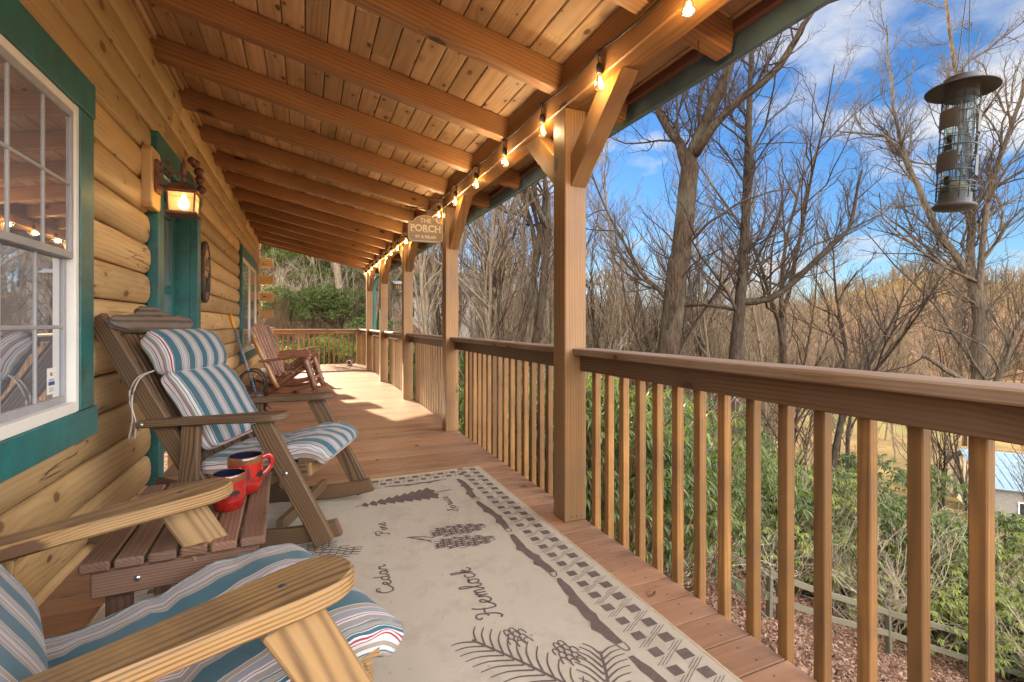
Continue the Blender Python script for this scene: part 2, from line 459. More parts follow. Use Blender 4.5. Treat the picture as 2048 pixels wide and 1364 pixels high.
def window(y0, y1, z0, z1, cols, tr, mull=None):
    """opening y0..y1, z0..z1 with green trim, white frame, sashes, glass"""
    root = empty('window', (-1.0, (y0 + y1) / 2, z0)); root.parent = house; root.matrix_parent_inverse = Matrix.Translation((1.2, -6, 0))
    inv = Matrix.Translation((1.0, -(y0 + y1) / 2, -z0))
    def part(mb, name, mats):
        o = mb.build(name, mats); o.parent = root; o.matrix_parent_inverse = inv; return o
    m = MB(); box(m, (-.99, y1 + .0, z0 + .002), (-.937, y1 + tr, z1 - .002), axis=2); part(m, 'jamb_trim', M['green'])
    m = MB(); box(m, (-.99, y0 - tr, z0 + .002), (-.937, y0, z1 - .002), axis=2); part(m, 'jamb_trim', M['green'])
    m = MB(); box(m, (-.99, y0 - tr - .01, z1), (-.932, y1 + tr + .005, z1 + .165), axis=1); part(m, 'header_trim', M['green'])
    m = MB(); box(m, (-.99, y0 - tr - .01, z0 - .135), (-.928, y1 + tr + .02, z0), axis=1); part(m, 'sill', M['green'])
    f = .038; m = MB()
    for a, b in (((-.985, y0 + .001, z0 + .001), (-.943, y0 + f, z1 - .001)), ((-.985, y1 - f, z0 + .001), (-.943, y1 - .001, z1 - .001))): box(m, a, b, axis=2)
    for a, b in (((-.985, y0 + f, z1 - f), (-.945, y1 - f, z1 - .001)), ((-.985, y0 + f, z0 + .001), (-.938, y1 - f, z0 + f + .01))): box(m, a, b, axis=1)
    part(m, 'frame', M['white'])
    ya, yb, za, zz = y0 + f, y1 - f, z0 + f + .01, z1 - f; zm = (za + zz) / 2
    def sash(a, b, lo, hi, x, n):
        s = .026; m = MB()
        box(m, (x - .02, a, lo), (x, a + s, hi), axis=2); box(m, (x - .02, b - s, lo), (x, b, hi), axis=2)
        box(m, (x - .021, a + s, hi - s - .006), (x + .001, b - s, hi), axis=1); box(m, (x - .021, a + s, lo), (x + .001, b - s, lo + s + .006), axis=1)
        for i in range(1, n):
            yy = a + (b - a) * i / n; box(m, (x - .017, yy - .008, lo + s), (x - .004, yy + .008, hi - s), axis=2)
        zc_ = (lo + hi) / 2
        if n > 1: box(m, (x - .0165, a + s, zc_ - .008), (x - .0035, b - s, zc_ + .008), axis=1)
        part(m, 'sash', M['sash'] if mull is None else M['white'])
        m = MB(); box(m, (x - .013, a + s - .004, lo + s - .004), (x - .009, b - s + .004, hi - s + .004), c=.0005, axis=1); part(m, 'pane', M['glass'])
    if mull is None:
        sash(ya, yb, zm - .01, zz, -.950, cols); sash(ya, yb, za, zm + .02, -.974, cols)
    else:
        mid = (ya + yb) / 2
        for a, b in ((ya, mid - .03), (mid + .03, yb)): sash(a, b, za, zz, -.955, 1)
        m = MB(); box(m, (-.985, mid - .03, za), (-.945, mid + .03, zz), axis=2); part(m, 'mullion', M['white'])
    return root, part
w1, part1 = window(1.71, 2.79, .735, 2.115, 4, .15)
# curtain and sticker behind / on the lower pane
t = NT('sheer_curtain'); co = t.n('ShaderNodeTexCoord').outputs['Object']
t.bsdf(t.mix(t.noise(co, 4, 3), (.10, .085, .09), (.05, .045, .055)), .9); M['curtain'] = t.m
mb = MB(); n = 60; V = []; G = []
for i in range(n + 1):
    yy = 1.70 + 1.1 * i / n; x = -1.10 + .018 * math.sin(i * 1.3) + .008 * math.sin(i * 3.1)
    V += [(x, yy, .76), (x, yy, 2.10)]
mb.add(V, [[2 * i, 2 * i + 2, 2 * i + 3, 2 * i + 1] for i in range(n)], None, 0, True)
part1(mb, 'curtain', M['curtain'])
mb = MB(); box(mb, (-.983, 2.60, .835), (-.9815, 2.665, .945), c=.0003); st = part1(mb, 'sticker', M['white']); st['label'] = 'white security sticker with a small flag on the pane'
M['stickblue'] = plain('sticker_blue', (.03, .07, .25), .5); M['stickred'] = plain('sticker_red', (.45, .05, .05), .5)
mb = MB()
box(mb, (-.9814, 2.606, .872), (-.9806, 2.659, .888), c=.0002, mi=0); box(mb, (-.9814, 2.612, .893), (-.9806, 2.653, .897), c=.0002)
box(mb, (-.9814, 2.622, .912), (-.9806, 2.632, .926), c=.0002)
for i in range(3): box(mb, (-.9814, 2.633, .912 + i * .005), (-.9806, 2.645, .9145 + i * .005), c=.0002, mi=1)
for i in range(3): box(mb, (-.9814, 2.612, .846 + i * .007), (-.9806, 2.653, .848 + i * .007), c=.0002)
part1(mb, 'sticker_print', [M['stickblue'], M['stickred']])
w2, _ = window(9.05, 11.5, .64, 2.25, 1, .13, mull=1)
# rooms behind the glass (dark boxes)
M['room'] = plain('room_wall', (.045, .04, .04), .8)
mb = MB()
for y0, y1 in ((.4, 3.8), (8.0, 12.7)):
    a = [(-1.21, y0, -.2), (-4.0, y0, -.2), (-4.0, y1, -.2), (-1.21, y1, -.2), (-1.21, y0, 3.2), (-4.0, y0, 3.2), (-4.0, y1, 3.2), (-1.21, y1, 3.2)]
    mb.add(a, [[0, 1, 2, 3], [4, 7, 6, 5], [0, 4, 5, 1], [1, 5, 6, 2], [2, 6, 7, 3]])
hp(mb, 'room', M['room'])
# door with deep green frame
droot = empty('door', (-1.0, 4.78, 0)); droot.parent = house; droot.matrix_parent_inverse = Matrix.Translation((1.2, -6, 0))
dinv = Matrix.Translation((1.0, -4.78, 0))
def dpart(mb, name, mats):
    o = mb.build(name, mats); o.parent = droot; o.matrix_parent_inverse = dinv; return o
mb = MB(); box(mb, (-1.0, 4.05, 0.0), (-.935, 4.19, 2.27), axis=2); dpart(mb, 'jamb_trim', M['green'])
mb = MB(); box(mb, (-1.0, 5.385, 0.0), (-.935, 5.53, 2.27), axis=2); dpart(mb, 'jamb_trim', M['green'])
mb = MB(); box(mb, (-1.0, 4.02, 2.272), (-.925, 5.56, 2.465), c=.012, axis=1); dpart(mb, 'header_trim', M['green'])
mb = MB(); box(mb, (-1.2, 4.10, 0), (-1.002, 4.20, 2.27), axis=2); box(mb, (-1.2, 5.375, 0), (-1.002, 5.46, 2.27), axis=2)
box(mb, (-1.2, 4.2, 2.2), (-1.003, 5.375, 2.268), axis=1); dpart(mb, 'door_frame', M['green'])
mb = MB(); box(mb, (-1.15, 4.205, .02), (-1.11, 4.33, 2.19), axis=2); box(mb, (-1.15, 5.245, .02), (-1.11, 5.37, 2.19), axis=2)
box(mb, (-1.149, 4.33, .02), (-1.111, 5.245, .9), axis=1); box(mb, (-1.149, 4.33, 2.06), (-1.111, 5.245, 2.19), axis=1); box(mb, (-1.149, 4.33, 1.40), (-1.111, 5.245, 1.47), axis=1)
dp = dpart(mb, 'door_panel', M['green'])
mb = MB(); box(mb, (-1.135, 4.325, .895), (-1.128, 5.25, 1.405), c=.001, axis=1); box(mb, (-1.135, 4.325, 1.465), (-1.128, 5.25, 2.065), c=.001, axis=1); dpart(mb, 'pane', M['glass'])
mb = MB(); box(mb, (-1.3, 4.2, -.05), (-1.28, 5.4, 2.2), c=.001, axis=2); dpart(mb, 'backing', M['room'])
mb = MB()
for zz in (1.1, 1.95): board(mb, (-1.0, 4.212, zz - .05), (-1.0, 4.212, zz + .05), .03, .02, (1, 0, 0), .002)
dpart(mb, 'hinge', M['steel'])

# ------------------------------------------------------------------ porch roof
roof = empty('porch_roof', (0.4, 6, 2.7)); tag(roof, 'shed porch roof of knotty pine boards on heavy rafters and a long beam', 'roof')
rinv = Matrix.Translation((-.4, -6, -2.7))
def rp(mb, name, mats):
    o = mb.build(name, mats); o.parent = roof; o.matrix_parent_inverse = rinv; return o
YR0, YR1 = -1.05, 12.62
# ceiling boards run along the porch
mb = MB(); x = -1.04; bw = .133
while x < 1.84:
    y = YR0 - rng.uniform(0, 2)
    while y < YR1:
        L = rng.uniform(2.6, 4.2); y1 = min(y + L, YR1); ya = max(y, YR0)
        p = Vector((x, 0, zc(x))) + SD * (bw / 2) + SU * .009
        if y1 > ya + .02: board(mb, (p.x, ya, p.z), (p.x, y1 - .0015, p.z), bw - .0055, .018, up=SU, c=.006)
        y = y1 if y1 < YR1 else YR1 + 1
    x += bw / nS
rp(mb, 'ceiling', M['ceil'])
mb = MB(); V = []
for y in (YR0 - .02, YR1 + .02):
    for x in (-1.35, 1.92):
        for h in (.028, .09):
            p = Vector((x, y, zc(x))) + SU * h; V.append(tuple(p))
mb.add(V, [[0, 1, 3, 2], [4, 6, 7, 5], [0, 4, 5, 1], [2, 3, 7, 6], [0, 2, 6, 4], [1, 5, 7, 3]])
M['roofing'] = plain('green_roofing', (.06, .11, .09), .5)
rp(mb, 'roof_deck', M['roofing'])
rafy = [2.47 + .81 * k for k in range(-4, 13)]
for k, y in enumerate(rafy):
    mb = MB(); hh = RH / 2 - .001
    a = Vector((-1.06, y + .046, zb(-1.06))) + SU * hh; b = Vector((1.825, y + .046, zb(1.825))) + SU * hh
    board(mb, a, b, .092, RH - .004, up=SU, c=.006, rn=rng.random())
    rp(mb, 'rafter', M['rafter'])
mb = MB(); y = YR0
while y < YR1:
    y1 = min(y + rng.uniform(3.6, 4.8), YR1)
    box(mb, (1.352, y, 2.362), (1.492, y1 - .002, 2.499), c=.006, axis=1); y = y1
rp(mb, 'beam', M['rafter'])
for a, b in zip(rafy[:-1], rafy[1:]):      # blocking over the beam and trim at the wall
    mb = MB(); box(mb, (1.375, a + .0935, 2.501), (1.413, b - .0015, zc(1.39) - .006), c=.003, axis=1); rp(mb, 'blocking', M['rafter'])
    mb = MB(); board(mb, (WX + .005, a + .0935, zc(WX) - .024), (WX + .005, b - .0015, zc(WX) - .024), .03, .034, up=SU); rp(mb, 'wall_moulding', M['ceil'])
mb = MB(); box(mb, (1.832, YR0, 2.492), (1.868, YR1, zc(1.85) - .004), c=.003, axis=1); rp(mb, 'fascia', M['beamred'])
mb = MB(); box(mb, (1.871, YR0 - .02, 2.395), (1.905, YR1 + .02, 2.63), c=.003, axis=1); rp(mb, 'fascia', M['fascia'])['label'] = 'grey green outer fascia board'
mb = MB()   # barge board at the far end
a = Vector((-1.3, YR1 + .012, zb(-1.3) + .10)); b = Vector((1.9, YR1 + .012, zb(1.9) + .10)); board(mb, a, b, .02, .2, up=SU); rp(mb, 'barge_board', M['rafter'])

# ------------------------------------------------------------------ posts with knee braces
plab = ['stained square porch post with the sharpest grain, tall beside the nearest railing', 'square porch post that carries the hanging sign',
        'square porch post just past the hanging sign post', 'square porch post with bird feeder house beyond it', 'square porch post at the far end of the beam beside the downspout']
def post(i, y):
    r = empty('porch_post', (1.425, y + .07, 0)); tag(r, plab[i], 'post', 'porch posts under the beam')
    inv = Matrix.Translation((-1.425, -y - .07, 0))
    mb = MB(); box(mb, (1.355, y, .001), (1.495, y + .14, 2.361), c=.005, axis=2, rn=.4 + .1 * i)
    o = mb.build('shaft', M['post']); o.parent = r; o.matrix_parent_inverse = inv
    mb = MB()
    for dx in (.04, .075, .11):
        lathe(mb, [(.004, -.002), (.004, .002)], 6, xf=Matrix.Translation((1.355 + dx, y - .001, .03)) @ Matrix.Rotation(PI / 2, 4, 'X'))
    o = mb.build('nail', M['black']); o.parent = r; o.matrix_parent_inverse = inv
    for s in (-1, 1):
        y0 = y if s < 0 else y + .14
        out = [(0, 1.915), (0, 2.10), (s * .29, 2.360), (s * .487, 2.360), (s * .487, 2.352)]
        out = [(abs(p[0]), p[1]) for p in out]
        # prism in (y,z), extruded along x
        xf = Matrix(((0, 0, 1, 0), (s, 0, 0, y0), (0, 1, 0, 0), (0, 0, 0, 1)))
        mb = MB(); oc = [out[0], out[3], out[2], out[1]]
        prism(mb, oc, 1.392, 1.489, c=.005, xf=xf, grain=0)
        # turn the grain along the brace
        mb.gc = [((g[0] + g[1]) * .7, (g[0] - g[1]) * .7, g[2]) for g in mb.gc]
        br = mb.build('brace', M['post']); br.parent = r; br.matrix_parent_inverse = inv
        mb = MB(); q = Matrix.Translation((1.391, y0 + s * .07, 2.0)) @ Matrix.Rotation(PI / 2, 4, 'Y')
        lathe(mb, [(.009, -.001), (.009, .002), (.004, .003)], 8, xf=q)
        bo = mb.build('bolt', M['rust']); bo.parent = br; bo.matrix_parent_inverse = inv
    return r
for i, y in enumerate(POSTY): post(i, y)

# ------------------------------------------------------------------ railings
rlab = ['nearest porch railing, its wide cap running out of the right edge of the photo', 'porch railing between the nearest post and the sign post',
        'porch railing just past the sign post', 'porch railing lit in orange stripes between the third and fourth posts', 'short looking porch railing before the last tall post',
        'porch railing past the last tall post, ending at the low corner post']
def bal_mesh(l):
    mb = MB(); board(mb, (0, 0, -.13), (0, 0, .951), .0375, .0375, up=(1, 0, 0), c=.003, rn=l)
    o = mb.build('baluster', M['bal']); me = o.data; bpy.data.objects.remove(o); return me
BAL = [bal_mesh(i / 12 + .04) for i in range(12)]
def railing(label, y0, y1, phase=None):
    r = empty('porch_railing', (1.47, (y0 + y1) / 2, 0)); tag(r, label, 'railing', 'porch railings along the deck edge')
    inv = Matrix.Translation((-1.47, -(y0 + y1) / 2, 0))
    mb = MB(); box(mb, (1.402, y0, .953), (1.547, y1, .991), c=.006, axis=1); o = mb.build('cap_rail', M['cap']); o.parent = r; o.matrix_parent_inverse = inv
    mb = MB(); box(mb, (1.4515, y0, .862), (1.4885, y1, .952), c=.004, axis=1); o = mb.build('top_rail', M['rail']); o.parent = r; o.matrix_parent_inverse = inv
    n = int((y1 - y0 - .05) / .13); ys = [y0 + .085 + .13 * i for i in range(n)] if phase is None else []
    if phase is not None:
        y = phase
        while y > y0 + .03: ys.append(y); y -= .13
    for y in ys:
        o = link('baluster', BAL[rng.randrange(12)], r, (1.511 + rng.uniform(-.001, .001), y + rng.uniform(-.003, .003), 0)); o.matrix_parent_inverse = inv
for i, (a, b) in enumerate([(-1.4, POSTY[0])] + [(POSTY[k] + .14, POSTY[k + 1]) for k in range(4)] + [(POSTY[4] + .14, YEND - .02)]):
    railing(rlab[i], a, b, 2.318 if i == 0 else None)
r = empty('porch_railing', (-.4, YEND + .07, 0)); tag(r, 'far railing straight across the end of the porch behind the log rockers', 'railing', 'porch railings along the deck edge')
inv = Matrix.Translation((.4, -YEND - .07, 0))
mb = MB(); box(mb, (-2.5, YEND + .0, .953), (1.345, YEND + .145, .991), c=.006, axis=0); o = mb.build('cap_rail', M['cap']); o.parent = r; o.matrix_parent_inverse = inv
mb = MB(); box(mb, (-2.5, YEND + .05, .862), (1.345, YEND + .087, .952), c=.004, axis=0); o = mb.build('top_rail', M['bal']); o.parent = r; o.matrix_parent_inverse = inv
for k in range(29):
    o = link('baluster', BAL[k % 12], r, (1.27 - .13 * k, YEND + .11, 0)); o.matrix_parent_inverse = inv
mb = MB(); box(mb, (1.35, YEND - .0, .001), (1.49, YEND + .14, .951), c=.005, axis=2); c_ = mb.build('corner_post', M['bal'])
tag(c_, 'low square corner post where the two far railings meet', 'post')
mb = MB(); box(mb, (1.34, YEND - .015, .9525), (1.56, YEND + .155, .9915), c=.005); o = mb.build('cap', M['rail']); o.parent = c_
# ------------------------------------------------------------------ fabric
def fabric(name, stops, gstops, period, gperiod, off=0.0):
    t = NT(name); gc = t.attr('gc'); sp = t.n('ShaderNodeSeparateXYZ'); t.put(sp.inputs[0], gc)
    s, y, side = sp.outputs
    wob = t.math('MULTIPLY', t.math('SUBTRACT', t.noise(gc, 3, 2), .5), .006)
    f = t.math('FRACT', t.math('ADD', t.math('DIVIDE', t.math('ADD', y, wob), period), 10 + off))
    a = t.ramp(f, stops, 'CONSTANT')
    f2 = t.math('FRACT', t.math('ADD', t.math('DIVIDE', t.math('ADD', y, wob), gperiod), 10))
    b = t.ramp(f2, gstops, 'CONSTANT')
    col = t.mix(t.math('GREATER_THAN', side, .5), a, b)
    dirt = t.noise(gc, 5, 5, .7)
    col = t.mix(t.mapr(dirt, .48, .75, 0, .22), col, (.16, .13, .11))
    wv = t.n('ShaderNodeVectorMath', operation='MULTIPLY'); t.put(wv.inputs[0], gc); wv.inputs[1].default_value = (1, 1, 0)
    we = t.math('ADD', t.noise(wv.outputs[0], 420, 2), t.math('MULTIPLY', t.noise(wv.outputs[0], 26, 3), 2.2))
    t.bsdf(col, .85, bump=we, bstr=.35, bdist=.002, spec=.15, **{'Sheen Weight': .12})
    return t.m
TEAL = (.032, .098, .138); WHT = (.47, .465, .46); GRY = (.235, .215, .215); LAV = (.22, .225, .265); RED = (.27, .03, .045); TAN = (.26, .22, .185)
M['fab1'] = fabric('teal_striped_canvas', [(0, TEAL), (.36, WHT), (.375, TEAL), (.385, TAN), (.48, WHT), (.50, GRY), (.60, WHT), (.635, RED), (.65, WHT), (.68, LAV), (.80, WHT), (.815, TAN), (.91, WHT), (.925, TEAL)],
                   [(0, WHT), (.16, RED), (.22, WHT), (.3, RED), (.36, WHT), (.44, TEAL), (.48, TAN), (.70, TEAL), (.74, WHT), (.85, TAN)], .150, .075, .2)
M['fab2'] = fabric('teal_striped_canvas_bright', [(0, TEAL), (.40, WHT), (.425, GRY), (.53, WHT), (.56, LAV), (.63, WHT), (.665, GRY), (.69, WHT), (.72, LAV), (.79, WHT), (.82, GRY), (.95, WHT), (.975, TEAL)],
                   [(0, WHT), (.14, RED), (.21, WHT), (.33, TEAL), (.37, WHT), (.55, TAN), (.80, RED), (.86, WHT)], .112, .06, .1)

M['piping'] = plain('cushion_piping', (.17, .19, .20), .85, var=.2, scale=40)
def cushion(name, path, W, T, mat, parent, sag=.0, seed=0, puff=.22, wr=.006, p=9.0, fold=None, taper=.93):
    """padded box cushion along a 2-D path in the chair's x-z plane"""
    from mathutils import noise as mn
    pts = cr([(a, 0, b) for a, b in path], 7); n = len(pts); k = 44
    mb = MB(); V = []; G = []; F = []; L = 0
    # section angles clustered on the faces
    sec = []
    for i in range(k):
        a = 2 * PI * (i + .5) / k; cx, sx = math.cos(a), math.sin(a)
        q = (abs(cx) ** p + abs(sx) ** p) ** (-1 / p)
        sec.append((cx * q, sx * q))
    per = [0]
    for i in range(1, k): per.append(per[-1] + math.hypot((sec[i][0] - sec[i - 1][0]) * W, (sec[i][1] - sec[i - 1][1]) * T))
    LT = sum((pts[i + 1] - pts[i]).length for i in range(n - 1))
    rings = []
    for i, pt in enumerate(pts):
        t = (pts[min(i + 1, n - 1)] - pts[max(i - 1, 0)]).normalized(); nn = Vector((-t.z, 0, t.x))
        if i: L += (pt - pts[i - 1]).length
        e = min(L, LT - L); sc = taper + (1 - taper) * min(1, e / .03) ** .5
        tk = (.72 + .28 * min(1, e / .07) ** .5)
        ring = []
        for j, (cx, sx) in enumerate(sec):
            yy = cx * W * sc; hh = sx * T * tk * (1 + puff * (1 - cx * cx) * (1 if sx > 0 else .3) - puff * .35)
            ww = wr * (mn.noise(Vector((L * 6 + seed, cx * 2.3, sx))) * 1.3 + .7 * mn.noise(Vector((L * 22 + seed, cx * 7, sx * 2))))
            if fold and sx > 0: ww -= .014 * math.exp(-((L / LT - fold - .05 * cx) / .022) ** 2)
            if sx > .2: hh += ww - sag * (1 - cx * cx) * math.sin(PI * L / LT)
            q = pt + nn * hh; ring.append(Vector((q.x, yy + ww * .5 * (abs(cx) > .9), q.z)))
        rings.append((ring, L))
    top = [j for j in range(k) if abs(sec[j][0]) < .985 or False]
    # separate strips so stripes on faces and gussets keep their own coordinates
    def strip(js, side):
        o = len(V)
        for ring, L in rings:
            for j in js:
                V.append(ring[j % k]); cx, sx = sec[j % k]
                G.append((L, (cx * W if not side else sx * T), 1.0 if side else 0.0))
        m = len(js)
        for i in range(n - 1):
            for a in range(m - 1):
                F.append([o + i * m + a, o + i * m + a + 1, o + (i + 1) * m + a + 1, o + (i + 1) * m + a])
    isside = [abs(sec[j][0]) > .93 for j in range(k)]
    # runs of equal kind
    st = next(j for j in range(k) if isside[j] != isside[j - 1]); j = st; end = st + k
    while j < end:
        r = [j]
        while j + 1 < end and isside[(j + 1) % k] == isside[st % k if False else r[0] % k]: j += 1; r.append(j)
        r.append(j + 1); strip(r, isside[r[0] % k]); j += 1
    for ring, L, fl in ((rings[0][0], 0, 1), (rings[-1][0], LT, 0)):
        o = len(V); ctr = sum(ring, Vector()) / k
        t = (rings[1][0][0] - rings[0][0][0]).normalized() if fl else (rings[-1][0][0] - rings[-2][0][0]).normalized()
        d = -t if fl else t
        for q, h in ((1, 0), (.9, .010), (.6, .016)):
            for j in range(k):
                V.append(ctr + (ring[j] - ctr) * Vector((q, q, q)).x + d * h); G.append((sec[j][0] * W * q, sec[j][1] * T * q, 1.0))
        for h in range(2):
            for j in range(k):
                jj = (j + 1) % k; f = [o + h * k + j, o + h * k + jj, o + (h + 1) * k + jj, o + (h + 1) * k + j]
                F.append(f[::-1] if fl else f)
        f = [o + 2 * k + j for j in range(k)]; F.append(f[::-1] if fl else f)
    mb.add(V, F, G, 0, True)
    o = mb.build(name, mat, parent)
    for sx_ in (1, -1):
        for sy_ in (1, -1):
            j = max(range(k), key=lambda q: sec[q][0] * sx_ + sec[q][1] * sy_)
            mb = MB(); tube(mb, [rg_[j] for rg_, _ in rings], .0034, 6); mb.build('piping', M['piping'], o)
    return o

def paddle(x0, x1, wb, wf, n=10):
    """arm outline, narrow at the back, wide and round at the front"""
    L = x1 - x0; r = wf / 2; out = []
    prof = [(0, wb / 2), (.25, wb / 2), (.5, wb / 2 + .12 * (wf - wb) / 2), (.7, wb / 2 + .6 * (wf - wb) / 2), (.84, wf / 2), (.90, wf / 2)]
    lo = [(x0 + f * L, -w) for f, w in prof]
    cx = x0 + .90 * L; rr = x1 - cx
    arc = [(cx + rr * math.cos(a), r * math.sin(a)) for a in [-PI / 2 + PI * i / n for i in range(1, n)]]
    return lo + arc + [(x, -y) for x, y in lo[::-1]]

def xz(y):   # prism plane helper: outline (x,z) extruded along +y from y
    return Matrix(((1, 0, 0, 0), (0, 0, -1, y), (0, 1, 0, 0), (0, 0, 0, 1)))

def rocking_chair(label, loc, rz, wm, fab, crest, seatp, arm_lift=.0):
    r = empty('rocking_chair', loc, rz); tag(r, label, 'rocking chair', 'cushioned wooden rocking chairs')
    P = lambda mb, name, mats, par=None: mb.build(name, mats, par or r)
    ya = .325
    for s in (-1, 1):
        y = s * ya
        mb = MB(); pts = [(-1.02, y, .125), (-.8, y, .075), (-.55, y, .05), (-.25, y, .045), (.05, y, .062), (.2, y, .082), (.29, y, .10), (.315, y, .108)]
        sweep(mb, cr(pts, 3), rrect(.038, .085, .008), scales=None); P(mb, 'rocker', wm)
        mb = MB(); board(mb, (-.055, y + s * .0395, .652 + arm_lift), (.262, y + s * .0395, .045), .098, .036, up=(0, 1, 0), c=.005); lg = P(mb, 'front_leg', wm)
        mb = MB()
        for q, zz in ((.075, .385),): lathe(mb, [(.012, -.001), (.011, .004), (.006, .007)], 10, xf=Matrix.Translation((q, y + s * .058, zz + .01)) @ Matrix.Rotation(-s * PI / 2, 4, 'X'))
        P(mb, 'bolt', M['steel'], lg)
        mb = MB(); board(mb, (-.44, y - s * .0015, .095), (-.41, y - s * .0015, .628 + arm_lift * .4), .088, .036, up=(0, 1, 0), c=.005); P(mb, 'arm_support', wm)
        mb = MB()
        xf = Matrix.Translation((0, y + s * .02, .652 + arm_lift)) @ Matrix.Rotation(R(-3.2 - arm_lift * 60), 4, 'Y') @ Matrix.Rotation(s * R(2.5), 4, 'Z')
        prism(mb, paddle(-.66, .075, .082, .138), 0, .036, c=.007, xf=xf); ar = P(mb, 'arm', wm)
        for q in (-.05, -.435): mb = MB(); lathe(mb, [(.007, .034), (.007, .0372), (.003, .038)], 10, xf=xf @ Matrix.Translation((q, 0, 0))); P(mb, 'screw', M['bronze'], ar)
        mb = MB(); lathe(mb, [(.012, 0), (.011, .005), (.006, .008)], 10, xf=xf @ Matrix.Translation((-.63, s * -.0 + (-.041 if s < 0 else .041), .018)) @ Matrix.Rotation(-s * PI / 2, 4, 'X'))
        P(mb, 'bolt', M['steel'], ar)
        mb = MB(); board(mb, (-.905, s * .282, 1.165), (-.26, s * .282, .085), .092, .038, up=(0, 1, 0), c=.006); P(mb, 'back_post', wm)
        mb = MB(); board(mb, (-.46, s * .268, .29), (.145, s * .268, .385), .09, .034, up=(0, 1, 0), c=.005); P(mb, 'seat_rail', wm)
    # crest rail with a raised middle and rounded shoulders
    half = [(0, .165), (.055, .163), (.085, .148), (.10, .125), (.14, .112), (.22, .10), (.285, .098), (.318, .082), (.325, .06), (.312, .038), (.29, .03), (.27, .018), (.24, .006), (.15, 0), (0, 0)]
    out = [(-a, b) for a, b in half[1:-1]] + [(a, b) for a, b in half[::-1]]
    out = [(a, b) for a, b in out]
    ax = Vector((-.645, 0, 1.08)).normalized()
    base = Vector((-.905, 0, 1.165)) - ax * .135 + Vector((ax.z, 0, -ax.x)) * .048
    nrm = Vector((ax.z, 0, -ax.x))
    xf = Matrix(((0, ax.x, nrm.x, base.x), (1, 0, 0, 0), (0, ax.z, nrm.z, base.z), (0, 0, 0, 1)))
    area = sum(out[i - 1][0] * out[i][1] - out[i][0] * out[i - 1][1] for i in range(len(out)))
    if area < 0: out = out[::-1]
    mb = MB(); prism(mb, out, 0, .036, c=.006, xf=xf); P(mb, 'crest_rail', crest)
    for q in (-.19, -.095, 0, .095, .19):
        mb = MB(); a = base + ax * .03 + nrm * -.01; b = Vector((-.42, 0, .33)); board(mb, (a.x, q, a.z), (b.x, q, b.z), .075, .02, up=(nrm.x, 0, nrm.z)); P(mb, 'back_slat', wm)
    for q in range(6):
        mb = MB(); f = q / 5; board(mb, (-.43 + .565 * f, -.285, .345 + .088 * f), (-.43 + .565 * f, .285, .345 + .088 * f), .085, .022); P(mb, 'seat_slat', wm)
    mb = MB(); board(mb, (.150, -.285, .385), (.150, .285, .385), .022, .075, c=.006); P(mb, 'front_apron', M['chairfresh'])
    mb = MB(); board(mb, (-.52, -.32, .10), (-.52, .32, .10), .038, .06); board(mb, (.02, -.32, .115), (.02, .32, .115), .038, .06); P(mb, 'stretcher', wm)
    # cushions: head pillow, back pad, seat pad
    def along(d, off): q = base + ax * d + nrm * off; return (q.x, q.z)
    cushion('head_pillow', [along(-.055, .075), along(-.12, .10), along(-.20, .10), along(-.275, .075)][::-1], .262, .062, fab, r, seed=1 + rz, puff=.2, wr=.007)
    cushion('back_cushion', [along(-.28, .068), along(-.42, .085), along(-.56, .08), along(-.72, .075)][::-1], .268, .052, fab, r, seed=5 + rz, puff=.16, wr=.009)
    cushion('seat_cushion', seatp, .285, .043, fab, r, seed=9 + rz, puff=.22, wr=.010, fold=.42)
    # ribbon ties hanging from the pillow
    mb = MB(); q = along(-.24, .05)
    for dx in (0, .015):
        tube(mb, cr([(q[0], -.272, q[1]), (q[0] - .03 - dx, -.325, q[1] - .03), (q[0] - .06 - dx, -.338, q[1] - .12), (q[0] - .055 + dx, -.345, q[1] - .24), (q[0] - .07 + dx * 2, -.35, q[1] - .33)], 4), .0045, 5)
    P(mb, 'tie', plain('canvas_tie', (.40, .34, .30), .8))
    return r
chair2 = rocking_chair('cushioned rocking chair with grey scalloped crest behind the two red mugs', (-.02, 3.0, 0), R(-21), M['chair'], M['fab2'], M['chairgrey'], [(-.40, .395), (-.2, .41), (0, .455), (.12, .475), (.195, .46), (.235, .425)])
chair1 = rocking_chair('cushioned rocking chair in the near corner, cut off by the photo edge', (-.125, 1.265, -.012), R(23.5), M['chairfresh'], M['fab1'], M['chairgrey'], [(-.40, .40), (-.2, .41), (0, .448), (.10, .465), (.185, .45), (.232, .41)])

# ------------------------------------------------------------------ side table and mugs
tb = empty('side_table', (-.33, 1.89, 0), R(2)); tag(tb, 'low slatted wooden side table between the two cushioned rockers', 'table')
for i in range(6):
    mb = MB(); x = -.177 + .0715 * i; board(mb, (x, -.335, .506), (x, .335, .506), .0645, .026, c=.005); mb.build('top_slat', M['table'], tb)
for s in (-1, 1):
    mb = MB(); board(mb, (-.19, s * .30, .455), (.19, s * .30, .455), .03, .074, c=.004); mb.build('apron', M['table'], tb)
    mb = MB(); board(mb, (s * .175, -.284, .455), (s * .175, .284, .455), .03, .074, c=.004); mb.build('apron', M['table'], tb)
    for q in (-1, 1):
        mb = MB(); board(mb, (s * .14, q * .265, .0), (s * .14, q * .265, .418 if False else .49), .055, .038, up=(0, 1, 0)); mb.build('leg', M['table'], tb)
for q in (-.09, .09):
    mb = MB(); lathe(mb, [(.008, 0), (.007, .003), (.003, .005)], 10, xf=Matrix.Translation((q, -.316, .455)) @ Matrix.Rotation(PI / 2, 4, 'X')); mb.build('bolt', M['steel'], tb)

